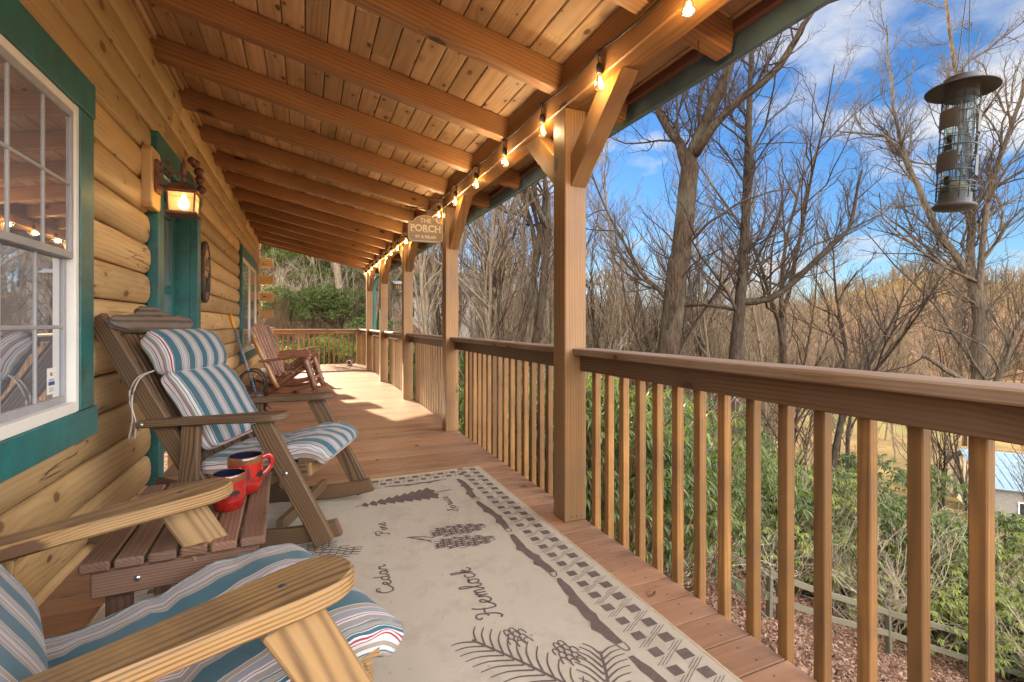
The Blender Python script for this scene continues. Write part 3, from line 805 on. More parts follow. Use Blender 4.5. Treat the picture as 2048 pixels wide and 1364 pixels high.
def glaze(name, col, col2, rough=.12):
    t = NT(name); co = t.n('ShaderNodeTexCoord').outputs['Object']
    t.bsdf(t.mix(t.mapr(t.noise(co, 30, 4, .7), .4, .7, 0, 1), col, col2), rough, spec=.6, **{'Coat Weight': .4}); return t.m
M['mug'] = glaze('red_glaze', (.34, .011, .008), (.21, .008, .007)); M['mugrim'] = glaze('brown_rim_glaze', (.11, .05, .022), (.20, .06, .02)); M['mugin'] = glaze('navy_glaze', (.006, .008, .022), (.01, .012, .03), .08)
M['motif'] = plain('black_motif', (.012, .010, .010), .4)
def mug(label, loc, rz, motifs):
    r = empty('mug', loc, rz); tag(r, label, 'mug', 'red mugs on the side table')
    ro = .057; H = .135
    body = [(.040, 0), (.043, .002), (.050, .014), (.055, .030), (.0575, .042), (.0565, .046), (.0572, .05), (.0572, .11)]
    mb = MB(); lathe(mb, body, 40, cap1=False, mi=0); lathe(mb, [(.0572, .11), (.0575, .122), (.0565, .132), (.0545, .135), (.0525, .133)], 40, cap0=False, cap1=False, mi=1)
    lathe(mb, [(.0525, .133), (.052, .12), (.052, .03), (.045, .012), (.0, .010)], 40, cap0=False, cap1=False, mi=2)
    mb.build('cup', [M['mug'], M['mugrim'], M['mugin']], r)
    mb = MB(); hp_ = cr([(.054, 0, .112), (.072, 0, .120), (.088, 0, .108), (.088, 0, .085), (.072, 0, .062), (.054, 0, .052)], 5)
    sweep(mb, hp_, [(x * 1.15, y * .8) for x, y in circ(.0085, 10)], smooth=True, up=(0, 1, 0)); mb.build('handle', M['mug'], r)
    mb = MB()
    def patch(a0, a1, z0, z1):
        V = []; q = .0579
        for a in (a0, a1):
            for z in (z0, z1): V.append((q * math.cos(a), q * math.sin(a), z))
        mb.add(V, [[0, 2, 3, 1]])
    for q in range(40): patch(2 * PI * q / 40, 2 * PI * (q + 1) / 40, .0455, .0468)
    for kind, ang, flip in motifs:
        if kind == 'bear':
            ys = [(-22, 13.5, 19), (-20, 12, 21), (-18, 12, 23), (-16, 13, 25.5), (-14, 14, 26), (-12, 14, 25), (-10, 12, 26), (-8, 12, 27.5), (-6, 13, 28), (-4, 13, 28), (-2, 13, 27.5), (0, 12, 27), (2, 12, 27), (4, 12, 27.5), (6, 12, 28), (8, 11, 28), (10, 11, 27), (12, 11, 26), (14, 11, 24), (16, 12, 21)]
            for x, lo, hi in ys:
                for d in (0,): patch(ang + flip * x / 57, ang + flip * (x + 2.05) / 57, .052 + lo / 1000 * .8, .052 + hi / 1000 * .95)
            for x, w in ((-11, 4), (-4, 3.5), (6, 3.5), (12, 4)): patch(ang + flip * x / 57, ang + flip * (x + w) / 57, .0525, .064)
        else:
            patch(ang - 1.2 / 57, ang + 1.2 / 57, .052, .058)
            for i in range(5):
                for h in range(3):
                    w = (10.5 - i * 1.9) * (1 - h * .33); patch(ang - w / 57, ang + w / 57, .0565 + i * .0092 + h * .0022, .0565 + i * .0092 + h * .0022 + .0024)
    mb.build('motif', M['motif'], r)
    return r
mug('red glazed mug with black bear and pine tree, farther back on the table', (-.199, 1.997, .5195), R(20), [('tree', R(-95), 1), ('bear', R(-47), 1)])
mug('red glazed mug with a black bear, nearer, half hidden by the chair arm', (-.232, 1.84, .5195), R(-150), [('bear', R(85), -1)]).scale = (.88, .88, .88)

# ------------------------------------------------------------------ rug
rugo = empty('area_rug', (.26, 2.15, .0)); tag(rugo, 'beige woven lodge rug with brown plaid border, pine cones and tree names', 'rug')
RX0, RX1, RY0, RY1 = -.74, 1.258, .66, 3.597
rinv2 = Matrix.Translation((-.26, -2.15, 0))
t = NT('woven_beige'); co = t.n('ShaderNodeTexCoord').outputs['Object']
w1_ = t.n('ShaderNodeTexWave'); t.put(w1_.inputs[0], co); w1_.inputs['Scale'].default_value = 110; w1_.bands_direction = 'Y'
w2_ = t.n('ShaderNodeTexWave'); t.put(w2_.inputs[0], co); w2_.inputs['Scale'].default_value = 70; w2_.bands_direction = 'X'
ww = t.math('MULTIPLY', w1_.outputs['Fac'], w2_.outputs['Fac'])
c_ = t.mix(ww, (.365, .32, .26), (.585, .53, .455))
st_ = t.noise(co, 5, 6, .75); c_ = t.mix(t.mapr(st_, .50, .72, 0, .45), c_, (.25, .21, .18))
st2 = t.noise(co, 34, 2, .5); c_ = t.mix(t.mapr(st2, .70, .76, 0, .4), c_, (.12, .095, .085))
t.bsdf(c_, .9, bump=ww, bstr=.4, bdist=.0015, spec=.1); M['rug'] = t.m
t = NT('woven_brown'); co = t.n('ShaderNodeTexCoord').outputs['Object']
nn = t.noise(co, 160, 2); c_ = t.mix(nn, (.075, .055, .05), (.165, .13, .12)); c_ = t.mix(t.mapr(t.noise(co, 6, 4, .7), .5, .75, 0, .35), c_, (.25, .2, .175))
t.bsdf(c_, .9, spec=.1); M['rugdark'] = t.m
M['rugedge'] = plain('rug_binding', (.44, .36, .24), .9, var=.1, scale=30, bump=.3, bscale=200)
mb = MB(); nx, ny = 24, 34
V = [(RX0 + (RX1 - RX0) * i / nx, RY0 + (RY1 - RY0) * j / ny, .0075) for j in range(ny + 1) for i in range(nx + 1)]
mb.add(V, [[j * (nx + 1) + i, j * (nx + 1) + i + 1, (j + 1) * (nx + 1) + i + 1, (j + 1) * (nx + 1) + i] for j in range(ny) for i in range(nx)])
o = mb.build('weave', M['rug'], rugo); o.matrix_parent_inverse = rinv2
mb = MB(); sweep(mb, [(RX0, RY0, .005), (RX1, RY0, .005), (RX1, RY1, .005), (RX0, RY1, .005)], rrect(.016, .009, .003), closed=True)
o = mb.build('binding', M['rugedge'], rugo); o.matrix_parent_inverse = rinv2
mb = MB(); ZP = .0088
prng = random.Random(3)
def stroke(pts, w, n=5, w1=None):
    P = cr([(a, b, ZP) for a, b in pts], n) if len(pts) > 2 else [Vector((a, b, ZP)) for a, b in pts]
    V = []
    for i, p in enumerate(P):
        t_ = (P[min(i + 1, len(P) - 1)] - P[max(i - 1, 0)]).normalized(); s_ = Vector((-t_.y, t_.x, 0))
        ww_ = w if w1 is None else w + (w1 - w) * i / (len(P) - 1)
        V += [p + s_ * ww_ / 2, p - s_ * ww_ / 2]
    z = prng.uniform(0, .0004)
    V = [(v[0], v[1], v[2] + z) for v in V]
    mb.add(V, [[2 * i, 2 * i + 1, 2 * i + 3, 2 * i + 2] for i in range(len(P) - 1)])
def poly(pts):
    z = ZP + prng.uniform(0, .0004); mb.add([(a, b, z) for a, b in pts], [list(range(len(pts)))])
# plaid border on all four sides
def sq(cx, cy, a): 
    h = a / 2; poly([(cx - h + prng.uniform(-.003, .003), cy - h), (cx + h, cy - h), (cx + h, cy + h + prng.uniform(-.002, .002)), (cx - h, cy + h)])
def hatch(cx, cy, d, n, L):
    for i in range(n):
        o_ = (i - (n - 1) / 2) * .014
        stroke([(cx - L / 2 + o_, cy - L * .28 - o_ * .2), (cx + L / 2 + o_, cy + L * .28 - o_ * .2)] if d else [(cx - L * .28, cy - L / 2 + o_), (cx + L * .28, cy + L / 2 + o_)], .0024)
y = RY0 + .05; k = 0
while y < RY1 - .05:
    for xo, xi in ((1.190, 1.103), (-.672, -.585)):
        sq(xo, y, .046); sq(xi, y + .045, .042)
        hatch(xo, y + .048, True, 3, .055); hatch(xi, y, True, 3, .05); hatch((xo + xi) / 2, y + .02, True, 2, .05)
    y += .0945
x = RX0 + .16
while x < RX1 - .15:
    for yo, yi in ((3.535, 3.462), (.72, .79)):
        sq(x, yo, .044); sq(x + .045, yi, .04); hatch(x + .045, yo, False, 3, .05); hatch(x, yi, False, 3, .045)
    x += .0945
# twig sticks inside the border
def stick(p, q, w):
    p = Vector(p); q = Vector(q); a = (q - p); L = a.length; a.normalize(); s_ = Vector((-a.y, a.x)); up_ = []; dn = []
    n = 14
    for i in range(n + 1):
        f = i / n; e = .45 + .55 * min(1, min(f, 1 - f) * 7); c0 = p + a * (L * f) + s_ * (.012 * math.sin(f * 5 + p.y * 9))
        up_.append(c0 + s_ * (w / 2 * e + prng.uniform(-.003, .004) + (.016 if i in (4, 9) else 0))); dn.append(c0 - s_ * (w / 2 * e + prng.uniform(-.003, .004) + (.014 if i == 6 else 0)))
    z = ZP + prng.uniform(0, .0004)
    V = [(v.x, v.y, z) for pr in zip(up_, dn) for v in pr]
    mb.add(V, [[2 * i, 2 * i + 1, 2 * i + 3, 2 * i + 2] for i in range(1, n)])
    stroke([tuple(up_[1]), tuple(p + s_ * .006), tuple(p - s_ * .012), tuple(dn[1])], .006)
for a, b in ((3.367, 2.928), (2.894, 2.403), (2.365, 1.898), (1.876, 1.371), (1.339, .87)):
    stick((1.018, b), (1.012, a), .040); stick((-.5, b), (-.505, a), .040)
for a, b in ((.93, .5), (.47, .06), (.03, -.42)): stick((a, 3.385), (b, 3.39), .022); stick((a, .87), (b, .87), .03)
# cursive words, read from the railing side: text x -> +Y, text up -> -X
GL = {'H': ([[(.18, 1.55), (.05, 1.75), (.25, 1.98), (.5, 1.75), (.42, 1.0), (.25, .3), (.0, .02), (-.15, .2)], [(1.1, 1.95), (.92, 1.4), (.82, .7), (.85, .08), (1.1, .08), (1.3, .35)], [(.2, .95), (.55, 1.12), (.95, .98)]], 1.3),
      'C': ([[(.75, 1.45), (.7, 1.85), (.4, 1.8), (.12, 1.1), (.15, .3), (.45, .02), (.8, .3), (.95, .45)], [(.55, 1.5), (.35, 1.7)]], .95),
      'P': ([[(.15, 1.4), (.0, 1.65), (.35, 1.95), (.85, 1.8), (.85, 1.3), (.5, 1.0), (.3, 1.05)], [(.42, 1.8), (.35, 1.0), (.2, .2), (.0, 0), (-.1, .15)]], .95),
      'S': ([[(-.1, .3), (.3, .9), (.65, 1.6), (.6, 1.95), (.4, 1.8), (.5, 1.1), (.6, .4), (.35, .02), (.05, .2)]], .8),
      'e': ([[(0, .35), (.3, .55), (.42, .85), (.25, .98), (.1, .6), (.2, .1), (.45, .08), (.7, .4)]], .66),
      'm': ([[(0, .4), (.12, .9), (.18, .05)], [(.18, .5), (.35, .95), (.45, .8), (.45, .05)], [(.45, .5), (.62, .95), (.74, .8), (.74, .15), (.85, .05), (1.0, .4)]], .98),
      'n': ([[(0, .4), (.12, .9), (.18, .05)], [(.18, .5), (.36, .95), (.5, .8), (.5, .15), (.6, .05), (.75, .4)]], .72),
      'l': ([[(0, .35), (.35, 1.3), (.38, 1.9), (.22, 1.9), (.15, 1.2), (.2, .15), (.35, .05), (.5, .35)]], .48),
      'o': ([[(.3, .95), (.08, .7), (.1, .15), (.35, .05), (.5, .4), (.42, .85), (.3, .95), (.5, .8), (.7, .85)]], .66),
      'c': ([[(.5, .8), (.35, .98), (.12, .7), (.12, .2), (.35, .05), (.65, .4)]], .6),
      'k': ([[(0, .35), (.3, 1.3), (.32, 1.9), (.18, 1.9), (.14, 1.1), (.14, .02)], [(.14, .5), (.4, .95), (.48, .75), (.2, .5)], [(.2, .5), (.45, .08), (.7, .35)]], .7),
      'd': ([[(.45, .8), (.3, .97), (.08, .7), (.1, .15), (.3, .05), (.47, .5)], [(.58, 1.9), (.48, 1.0), (.48, .15), (.6, .05), (.75, .4)]], .74),
      'a': ([[(.45, .8), (.3, .97), (.08, .7), (.1, .15), (.3, .05), (.45, .5), (.5, .9), (.47, .2), (.58, .05), (.73, .4)]], .7),
      'r': ([[(0, .4), (.2, .95), (.25, .8), (.45, .85), (.42, .3), (.5, .05), (.65, .3)]], .6),
      'i': ([[(0, .4), (.15, .9), (.15, .15), (.27, .05), (.42, .4)], [(.2, 1.3), (.22, 1.42)]], .4),
      'p': ([[(0, .4), (.15, .9), (.12, 0), (.05, -.8)], [(.13, .5), (.35, .95), (.52, .7), (.48, .2), (.25, .05), (.14, .2)], [(.45, .1), (.7, .4)]], .68),
      'u': ([[(0, .4), (.12, .9), (.1, .2), (.28, .05), (.46, .5), (.5, .9)], [(.5, .9), (.48, .15), (.6, .05), (.75, .4)]], .73)}
def word(txt, y0, y1, xb, h, w):
    tot = sum(GL[c][1] for c in txt); sy = (y1 - y0) / tot; sx = h / 1.95; yy = y0
    for c in txt:
        for s_ in GL[c][0]: stroke([(xb - b * sx, yy + a * sy) for a, b in s_], w, 4)
        yy += GL[c][1] * sy
word('Hemlock', 1.725, 2.125, .700, .098, .0088); word('Cedar', 2.05, 2.30, .345, .07, .0078); word('Pine', 2.625, 2.80, .415, .068, .0068); word('Spruce', 2.79, 3.06, .850, .062, .0068)
word('Cedar', 1.35, 1.60, -.1, .07, .0078)
# pine cones: rows of scale arcs
def cone(cx, cy, L, Wd, ang, rows=9, cols=5, fill=True, w=.005):
    ca, sa = math.cos(ang), math.sin(ang); T = lambda a, b: (cx + a * ca - b * sa, cy + a * sa + b * ca)
    for i in range(rows):
        f = (i + .5) / rows; half = Wd / 2 * math.sin(PI * (.12 + .84 * f)) ** .6; n = max(2, round(cols * half / (Wd / 2)))
        for j in range(n):
            b = (-half + (2 * half) * (j + .5 + (.5 if i % 2 else 0) - .25) / n); a = -L / 2 + L * f; sw = half / n; sh = L / rows
            stroke([T(a - sh * .2, b - sw), T(a + sh * .75, b - sw * .7), T(a + sh, b), T(a + sh * .75, b + sw * .7), T(a - sh * .2, b + sw)], w, 3)
            if fill and (i + 2 * j) % 5 < 4: poly([T(a - sh * .15 + sh * (.95 if q_ % 2 else .86) * math.cos(-1.5 + 3 * q_ / 8), b + sw * .72 * math.sin(-1.5 + 3 * q_ / 8)) for q_ in range(9)] + [T(a + sh * .25, b + sw * .2), T(a + sh * .25, b - sw * .2)])
cone(.755, 2.535, .30, .125, R(-4), 10, 5); cone(.745, 2.385, .31, .125, R(-10), 10, 5)
stroke([(.60, 2.46), (.53, 2.51), (.50, 2.545)], .006); stroke([(.62, 2.49), (.55, 2.535), (.49, 2.545), (.54, 2.52), (.60, 2.44)], .006)
cone(.16, 2.52, .22, .11, R(160), 6, 4, False, .006); cone(.06, 2.62, .2, .1, R(175), 6, 4, False, .006)
for i in range(9): stroke([(.0, 2.45), (-.1 - .02 * i, 2.35 + .045 * i)], .005)
# lying spruce silhouette
tip, base_ = Vector((.29, 3.10)), Vector((.905, 3.165)); a = (base_ - tip).normalized(); s_ = Vector((-a.y, a.x))
stroke([tuple(tip), tuple(base_)], .010, w1=.014)
for i in range(9):
    f = .05 + .075 * i; c0 = tip + a * (.62 * f); ln = .028 + .075 * f / .7
    for q in (-1, 1):
        e = c0 + a * (ln * .9) + s_ * q * ln * 1.25; m_ = c0 + a * (ln * .95) + s_ * q * ln * .55; 
        pts = [tuple(c0), tuple(c0 + a * ln * .25 + s_ * q * ln * .6), tuple(e), tuple(c0 + a * ln * 1.0 + s_ * q * ln * .75), tuple(c0 + a * (ln * 1.25) + s_ * q * ln * .35), tuple(c0 + a * ln * .9)]
        poly(pts if q < 0 else pts[::-1])
# pine sprig with small cones at the near end
def sprig(p, q, n, L):
    p = Vector(p); q = Vector(q); stroke([tuple(p), tuple((p + q) / 2 + Vector((.01, .0))), tuple(q)], .010)
    a = (q - p).normalized(); s_ = Vector((-a.y, a.x))
    for i in range(n):
        c0 = p + (q - p) * ((i + .5) / n)
        for k_ in (-1, 1):
            l_ = L * (.5 + .5 * math.sin(PI * (i + 1) / (n + 1))); stroke([tuple(c0), tuple(c0 - a * l_ * .55 + s_ * k_ * l_ * .45), tuple(c0 - a * l_ * .8 + s_ * k_ * l_ * .9)], .0085, 3, .004)
sprig((.545, 1.63), (.80, 1.22), 12, .12); sprig((.93, 1.40), (.80, 1.15), 9, .10); sprig((.45, 1.25), (.78, 1.12), 10, .11)
cone(.70, 1.575, .10, .075, R(100), 4, 3, False, .006); cone(.822, 1.43, .12, .075, R(100), 5, 3, False, .006)
o = mb.build('pattern', M['rugdark'], rugo); o.matrix_parent_inverse = rinv2

M['dryleaf'] = plain('dry_leaf', (.20, .11, .05), .8, var=.3, scale=30)
def deck_leaf(x, y, a, z=.002):
    mb = MB(); P_ = [(-.022, 0), (-.012, .012), (0, .016), (.012, .010), (.026, 0), (.012, -.011), (0, -.014), (-.012, -.010)]
    V = [(p, q, .004 + .35 * abs(q) + .1 * p) for p, q in P_] + [(-.04, .002, .001), (0, 0, .002)]
    mb.add(V, [[i, (i + 1) % 8, 9] for i in range(8)] + [[0, 7, 8]]); o = mb.build('dry_leaf', M['dryleaf'], None, (x, y, z)); o.rotation_euler = (0, 0, a)
    tag(o, 'small curled dry leaf lying on the deck boards', 'leaf', 'dry leaves on the deck')
for p in ((1.33, 1.62, .4), (1.40, 3.05, 2.0), (.55, 4.1, 1.0), (.95, 4.45, 2.6), (.2, 5.3, .3), (1.36, 1.02, 3.5)): deck_leaf(*p)
# ------------------------------------------------------------------ string lights
def light(name, loc, power, col, rad, parent=None):
    l = bpy.data.lights.new(name, 'POINT'); l.energy = power; l.color = col; l.shadow_soft_size = rad
    o = bpy.data.objects.new(name, l); C.objects.link(o); o.location = loc
    if parent is not None: o.parent = parent
    return o
sl = empty('string_lights', (1.33, 6, 2.45)); tag(sl, 'black cord of warm filament bulbs strung along the porch beam', 'string lights')
sinv = Matrix.Translation((-1.33, -6, -2.45))
by = [1.40 + .622 * k for k in range(-3, 18)]
pts = []
for i, y in enumerate(by):
    pts.append((1.338, y, 2.478))
    if i < len(by) - 1:
        for f in (.25, .5, .75): pts.append((1.340, y + .622 * f, 2.478 - .022 * math.sin(PI * f)))
mb = MB(); tube(mb, pts, .0042, 6); tube(mb, [(p[0] + .004, p[1], p[2] + .009) for p in pts], .0034, 6)
o = mb.build('cord', M['rubber'], sl); o.matrix_parent_inverse = sinv
mb = MB(); tube(mb, [(0, 0, 0), (.004, 0, -.03), (0, 0, -.062)], .003, 6); lathe(mb, [(.008, .012), (.010, .004), (.009, -.014)], 10)
lathe(mb, [(.007, -.052), (.014, -.062), (.0165, -.075), (.0165, -.104), (.0135, -.108)], 14)
so = mb.build('socket', M['rubber'], sl)
mb = MB(); lathe(mb, [(.011, -.106), (.0125, -.114), (.018, -.132), (.0245, -.152), (.0265, -.166), (.0235, -.182), (.014, -.193), (.002, -.197)], 18); bu = mb.build('bulb', M['bulbglass'], so)
mb = MB()
for a in range(4): q = a * PI / 2; tube(mb, [(.003 * math.cos(q), .003 * math.sin(q), -.122), (.008 * math.cos(q), .008 * math.sin(q), -.150), (.004 * math.cos(q), .004 * math.sin(q), -.178)], .0020, 5)
fi = mb.build('filament', M['filament'], so)
for i, y in enumerate(by):
    if i == 0: s_ = so
    else:
        s_ = so.copy(); C.objects.link(s_); s_.parent = sl
        for x in (bu, fi): d = x.copy(); C.objects.link(d); d.parent = s_
    s_.matrix_parent_inverse = sinv; s_.location = (1.332, y, 2.470); s_.rotation_euler = (rng.uniform(-.06, .06), R(4) + rng.uniform(-.05, .05), rng.uniform(0, 3))
    light('bulb_light', (1.318, y, 2.315), BULB, (1.0, .74, .44), .022)

# ------------------------------------------------------------------ lantern by the door
ln = empty('wall_lantern', (WX, 3.93, 2.10)); tag(ln, 'lit rusty copper lantern on a wooden block beside the green door', 'lantern')
blk = [(-.085, -.20), (.085, -.20), (.11, -.165), (.11, .165), (.085, .20), (-.085, .20), (-.11, .165), (-.11, -.165)]
YZ = Matrix(((0, 0, 1, 0), (1, 0, 0, 0), (0, 1, 0, 0), (0, 0, 0, 1)))
mb = MB(); prism(mb, blk, -.03, .03, c=.006, xf=Matrix.Translation((.02, 0, 0)) @ YZ); mb.gc = [(g[1], g[0], g[2]) for g in mb.gc]; mb.build('mount_block', M['log'], ln)
mb = MB(); prism(mb, [(a * .5, b * .55 + .02) for a, b in blk], .0, .022, c=.005, xf=Matrix.Translation((.05, 0, 0)) @ YZ); mb.build('back_plate', M['rust'], ln)
mb = MB(); lx = .205
tube(mb, cr([(.06, 0, .06), (.12, 0, .062), (lx, 0, .055), (lx + .05, 0, .035), (lx + .065, 0, .015), (lx + .05, 0, .008)], 5), .009, 8)
tube(mb, cr([(.06, 0, -.03), (.10, 0, -.035), (.13, 0, -.01), (.12, 0, .03), (.15, 0, .06)], 5), .006, 8)
tube(mb, cr([(.07, 0, .075), (.085, 0, .12), (.12, 0, .125), (.13, 0, .095), (.105, 0, .085)], 5), .006, 8)
lathe(mb, [(.012, .045), (.018, .055), (.016, .075), (.022, .085), (.014, .10), (.02, .115), (.012, .13), (.004, .15)], 12, c=(lx, 0, 0))
lathe(mb, [(.010, -.005), (.014, .02), (.010, .05)], 10, c=(lx, 0, 0)); mb.build('bracket', M['rust'], ln)
mb = MB()
def frus(zs): 
    V = []
    for w, z in zs: V += [(lx + a * w, b * w, z) for a, b in ((-1, -1), (1, -1), (1, 1), (-1, 1))]
    F = []
    for i in range(len(zs) - 1):
        for j in range(4): F.append([i * 4 + j, i * 4 + (j + 1) % 4, i * 4 + 4 + (j + 1) % 4, i * 4 + 4 + j])
    F += [[3, 2, 1, 0], [len(V) - 4 + j for j in range(4)]]; mb.add(V, F)
frus([(.098, -.075), (.100, -.068), (.062, -.028), (.03, -.005), (.022, .0)]); mb.build('roof', M['rust'], ln)
mb = MB(); frus([(.092, -.228), (.092, -.215), (.080, -.208), (.078, -.222)])
for a in (-1, 1):
    for b in (-1, 1):
        board(mb, (lx + a * .071, b * .071, -.215), (lx + a * .080, b * .080, -.07), .010, .010, up=(1, 0, 0), c=.001)
for b in (-1, 1):
    board(mb, (lx - .072, b * .0755, -.115), (lx + .072, b * .0755, -.115), .004, .004); board(mb, (lx + b * .0755, -.072, -.115), (lx + b * .0755, .072, -.115), .004, .004)
    board(mb, (lx - .08, b * .079, -.078), (lx + .08, b * .079, -.078), .006, .012); board(mb, (lx + b * .079, -.08, -.078), (lx + b * .079, .08, -.078), .006, .012)
    board(mb, (lx, b * .0755, -.21), (lx, b * .0755, -.08), .003, .003, up=(1, 0, 0))
mb.build('cage', M['rust'], ln)
t = NT('amber_lamp_glass'); tr = t.n('ShaderNodeBsdfTransparent'); tr.inputs[0].default_value = (1, .86, .6, 1); tl = t.n('ShaderNodeBsdfTranslucent'); tl.inputs[0].default_value = (1, .75, .4, 1)
mx = t.n('ShaderNodeMixShader'); mx.inputs[0].default_value = .35; t.t.links.new(tr.outputs[0], mx.inputs[1]); t.t.links.new(tl.outputs[0], mx.inputs[2]); t.t.links.new(mx.outputs[0], t.out.inputs[0]); M['lampglass'] = t.m
mb = MB()
for s_ in (-1, 1):
    mb.add([(lx - .07, s_ * .0715, -.212), (lx + .07, s_ * .0715, -.212), (lx + .078, s_ * .079, -.08), (lx - .078, s_ * .079, -.08)], [[0, 1, 2, 3]])
    mb.add([(lx + s_ * .0715, -.07, -.212), (lx + s_ * .0715, .07, -.212), (lx + s_ * .079, .078, -.08), (lx + s_ * .079, -.078, -.08)], [[0, 1, 2, 3]])
mb.build('lamp_glass', M['lampglass'], ln)
mb = MB(); lathe(mb, [(.012, -.085), (.014, -.10), (.027, -.125), (.033, -.148), (.028, -.17), (.012, -.182), (.001, -.184)], 16, c=(lx, 0, 0)); mb.build('bulb', M['lampbulb'], ln)
light('lantern_light', (WX + lx, 3.93, 1.955), 6.0, (1.0, .68, .34), .035)

# ------------------------------------------------------------------ bells over the door, oval plaque, small wall ornaments
be = empty('sleigh_bells', (-.90, 5.0, 2.52)); tag(be, 'strand of rusty bells hung on the corner of the green door header', 'bells')
mb = MB(); tube(mb, cr([(-.01, -.05, .02), (.02, -.01, .0), (.02, .05, -.06), (.025, .14, -.16)], 5), .006, 6); mb.build('cord', M['rubber'], be)
for p, s_ in (((.02, -.03, .01), .038), ((.035, .03, -.04), .04), ((.03, .09, -.10), .04), ((.035, .15, -.17), .04), ((.0, -.08, .02), .032)):
    mb = MB(); lathe(mb, [(.001, -s_), (s_ * .6, -s_ * .8), (s_ * .95, -s_ * .25), (s_, .0), (s_ * .9, s_ * .4), (s_ * .5, s_ * .85), (s_ * .2, s_), (.001, s_ * 1.2)], 14, c=p); mb.build('bell', M['rust'], be)
M['bark'] = plain('bark_rim', (.10, .07, .055), .9, var=.3, scale=22, bump=.8, bscale=40); M['slate'] = plain('carved_grey', (.15, .135, .13), .8, var=.2, scale=14)
pq = empty('oval_plaque', (WX + .012, 5.80, 1.665)); tag(pq, 'oval bark-edged wooden plaque with carved cutouts hanging right of the green door', 'plaque')
ov = lambda a, b, n=32: [(a * math.cos(2 * PI * i / n) * (1 + .03 * math.sin(5 * i)), b * math.sin(2 * PI * i / n)) for i in range(n)]
mb = MB(); prism(mb, ov(.185, .30), 0, .03, c=.006, xf=YZ); mb.build('slab', M['slate'], pq)
mb = MB(); P_ = ov(.185, .30); sweep(mb, [YZ @ Vector((a, b, .018)) for a, b in P_], rrect(.036, .036, .01), closed=True, up=(1, 0, 0)); mb.build('bark_rim', M['bark'], pq)
M['logface'] = plain('plaque_gold', (.50, .28, .10), .6)
mb = MB(); prism(mb, [(-.10, .03), (.10, .03), (.115, .12), (.06, .21), (0, .235), (-.06, .21), (-.115, .12)], .0305, .034, c=.001, xf=YZ); prism(mb, [(-.12, -.04), (.02, -.06), (.02, .0), (-.12, .01)], .0305, .034, c=.001, xf=YZ); mb.build('cutout', M['logface'], pq)
mb = MB()
for out in ([(-.10, .05), (-.04, .14), (.01, .08), (.05, .16), (.10, .05)], [(.02, -.2), (.035, -.2), (.035, -.12), (.085, -.12), (.085, -.2), (.1, -.2), (.1, -.07), (.125, -.02), (.10, .0), (.07, -.05), (.02, -.07)], [(-.09, -.22), (-.03, -.22), (-.06, -.06)]):
    prism(mb, out, .0345, .040, c=.001, xf=YZ)
mb.build('carving', M['black'], pq)
for zz, lab, w in ((1.62, 'small dark metal leaf ornament on the logs beyond the far window, upper', .07), (1.37, 'small dark metal fish ornament on the logs beyond the far window, lower', .10)):
    mb = MB(); prism(mb, [(-w, 0), (-w * .5, -.035), (.02, -.045), (w * .7, -.01), (w, -.04), (w * .95, .04), (w * .7, .012), (.02, .05), (-w * .5, .035)], 0, .012, c=.002, xf=Matrix.Translation((WX + .004, 12.05, zz)) @ YZ)
    tag(mb.build('wall_ornament', M['slate']), lab, 'ornament')
mb = MB(); box(mb, (-.965, 12.84, .0005), (-.70, 13.10, .085), c=.006, axis=0); box(mb, (-.90, 12.9, .085), (-.80, 12.98, .30), c=.006, axis=2)
tag(mb.build('splash_block', M['white']), 'white block on the deck under the crossed log ends at the house corner', 'block')

# ------------------------------------------------------------------ text helper
def text_mesh(txt, size, ext=.0, bold=0.0, sx=1.0):
    cu = bpy.data.curves.new('lettering', 'FONT'); cu.body = txt; cu.size = size; cu.extrude = ext; cu.offset = bold; cu.align_x = 'CENTER'; cu.align_y = 'CENTER'
    ob = bpy.data.objects.new('lettering', cu); C.objects.link(ob)
    bpy.context.view_layer.update()
    me = bpy.data.meshes.new_from_object(ob.evaluated_get(bpy.context.evaluated_depsgraph_get()))
    bpy.data.objects.remove(ob)
    if sx != 1: me.transform(Matrix.Diagonal((sx, 1, 1, 1)))
    return me
# ------------------------------------------------------------------ hanging sign
sg = empty('hanging_sign', (1.15, 4.96, 2.11)); tag(sg, 'brown wooden sign reading THE PORCH SIT & RELAX on a scrolled iron bracket', 'sign')
XZm = lambda y: Matrix(((1, 0, 0, 0), (0, 0, -1, y), (0, 1, 0, 0), (0, 0, 0, 1)))
def signout(w, h, d):
    c = .028
    o_ = [(-w + c, -h), (w - c, -h), (w, -h + c), (w, .055 - d), (w - .022, .078 - d), (w - .045, .078 - d)]
    aw = .118
    o_ += [(aw + .012 - d * .3, .082 - d)] + [(aw * math.cos(a) * (1 - d), .086 - d + .062 * math.sin(a)) for a in [PI * i / 14 for i in range(1, 14)]] + [(-aw - .012 + d * .3, .082 - d)]
    o_ += [(-w + .045, .078 - d), (-w + .022, .078 - d), (-w, .055 - d), (-w, -h + c)]
    return o_
mb = MB(); prism(mb, signout(.187, .135, 0), -.009, .009, c=.003, xf=XZm(0)); mb.build('board', M['ply'], sg)
M['cream'] = plain('cream_paint', (.66, .56, .42), .6, var=.06)
mb = MB(); P_ = signout(.174, .122, .006); sweep(mb, [(a, -.0095, b) for a, b in P_], rrect(.004, .0016, .0004), closed=True, up=(0, 1, 0)); mb.build('painted_border', M['cream'], sg)
for txt, sz, zz, sx, bo in (('THE', .066, .088, .95, .0008), ('PORCH', .098, .008, .98, .0024), ('SIT & RELAX', .040, -.078, 1.0, .0009)):
    me = text_mesh(txt, sz, .0006, bo, sx); me.materials.append(M['cream'])
    o = link('lettering', me, sg, (0, -.0100, zz)); o.rotation_euler = (PI / 2, 0, 0)
mb = MB()   # slab serifs on PORCH
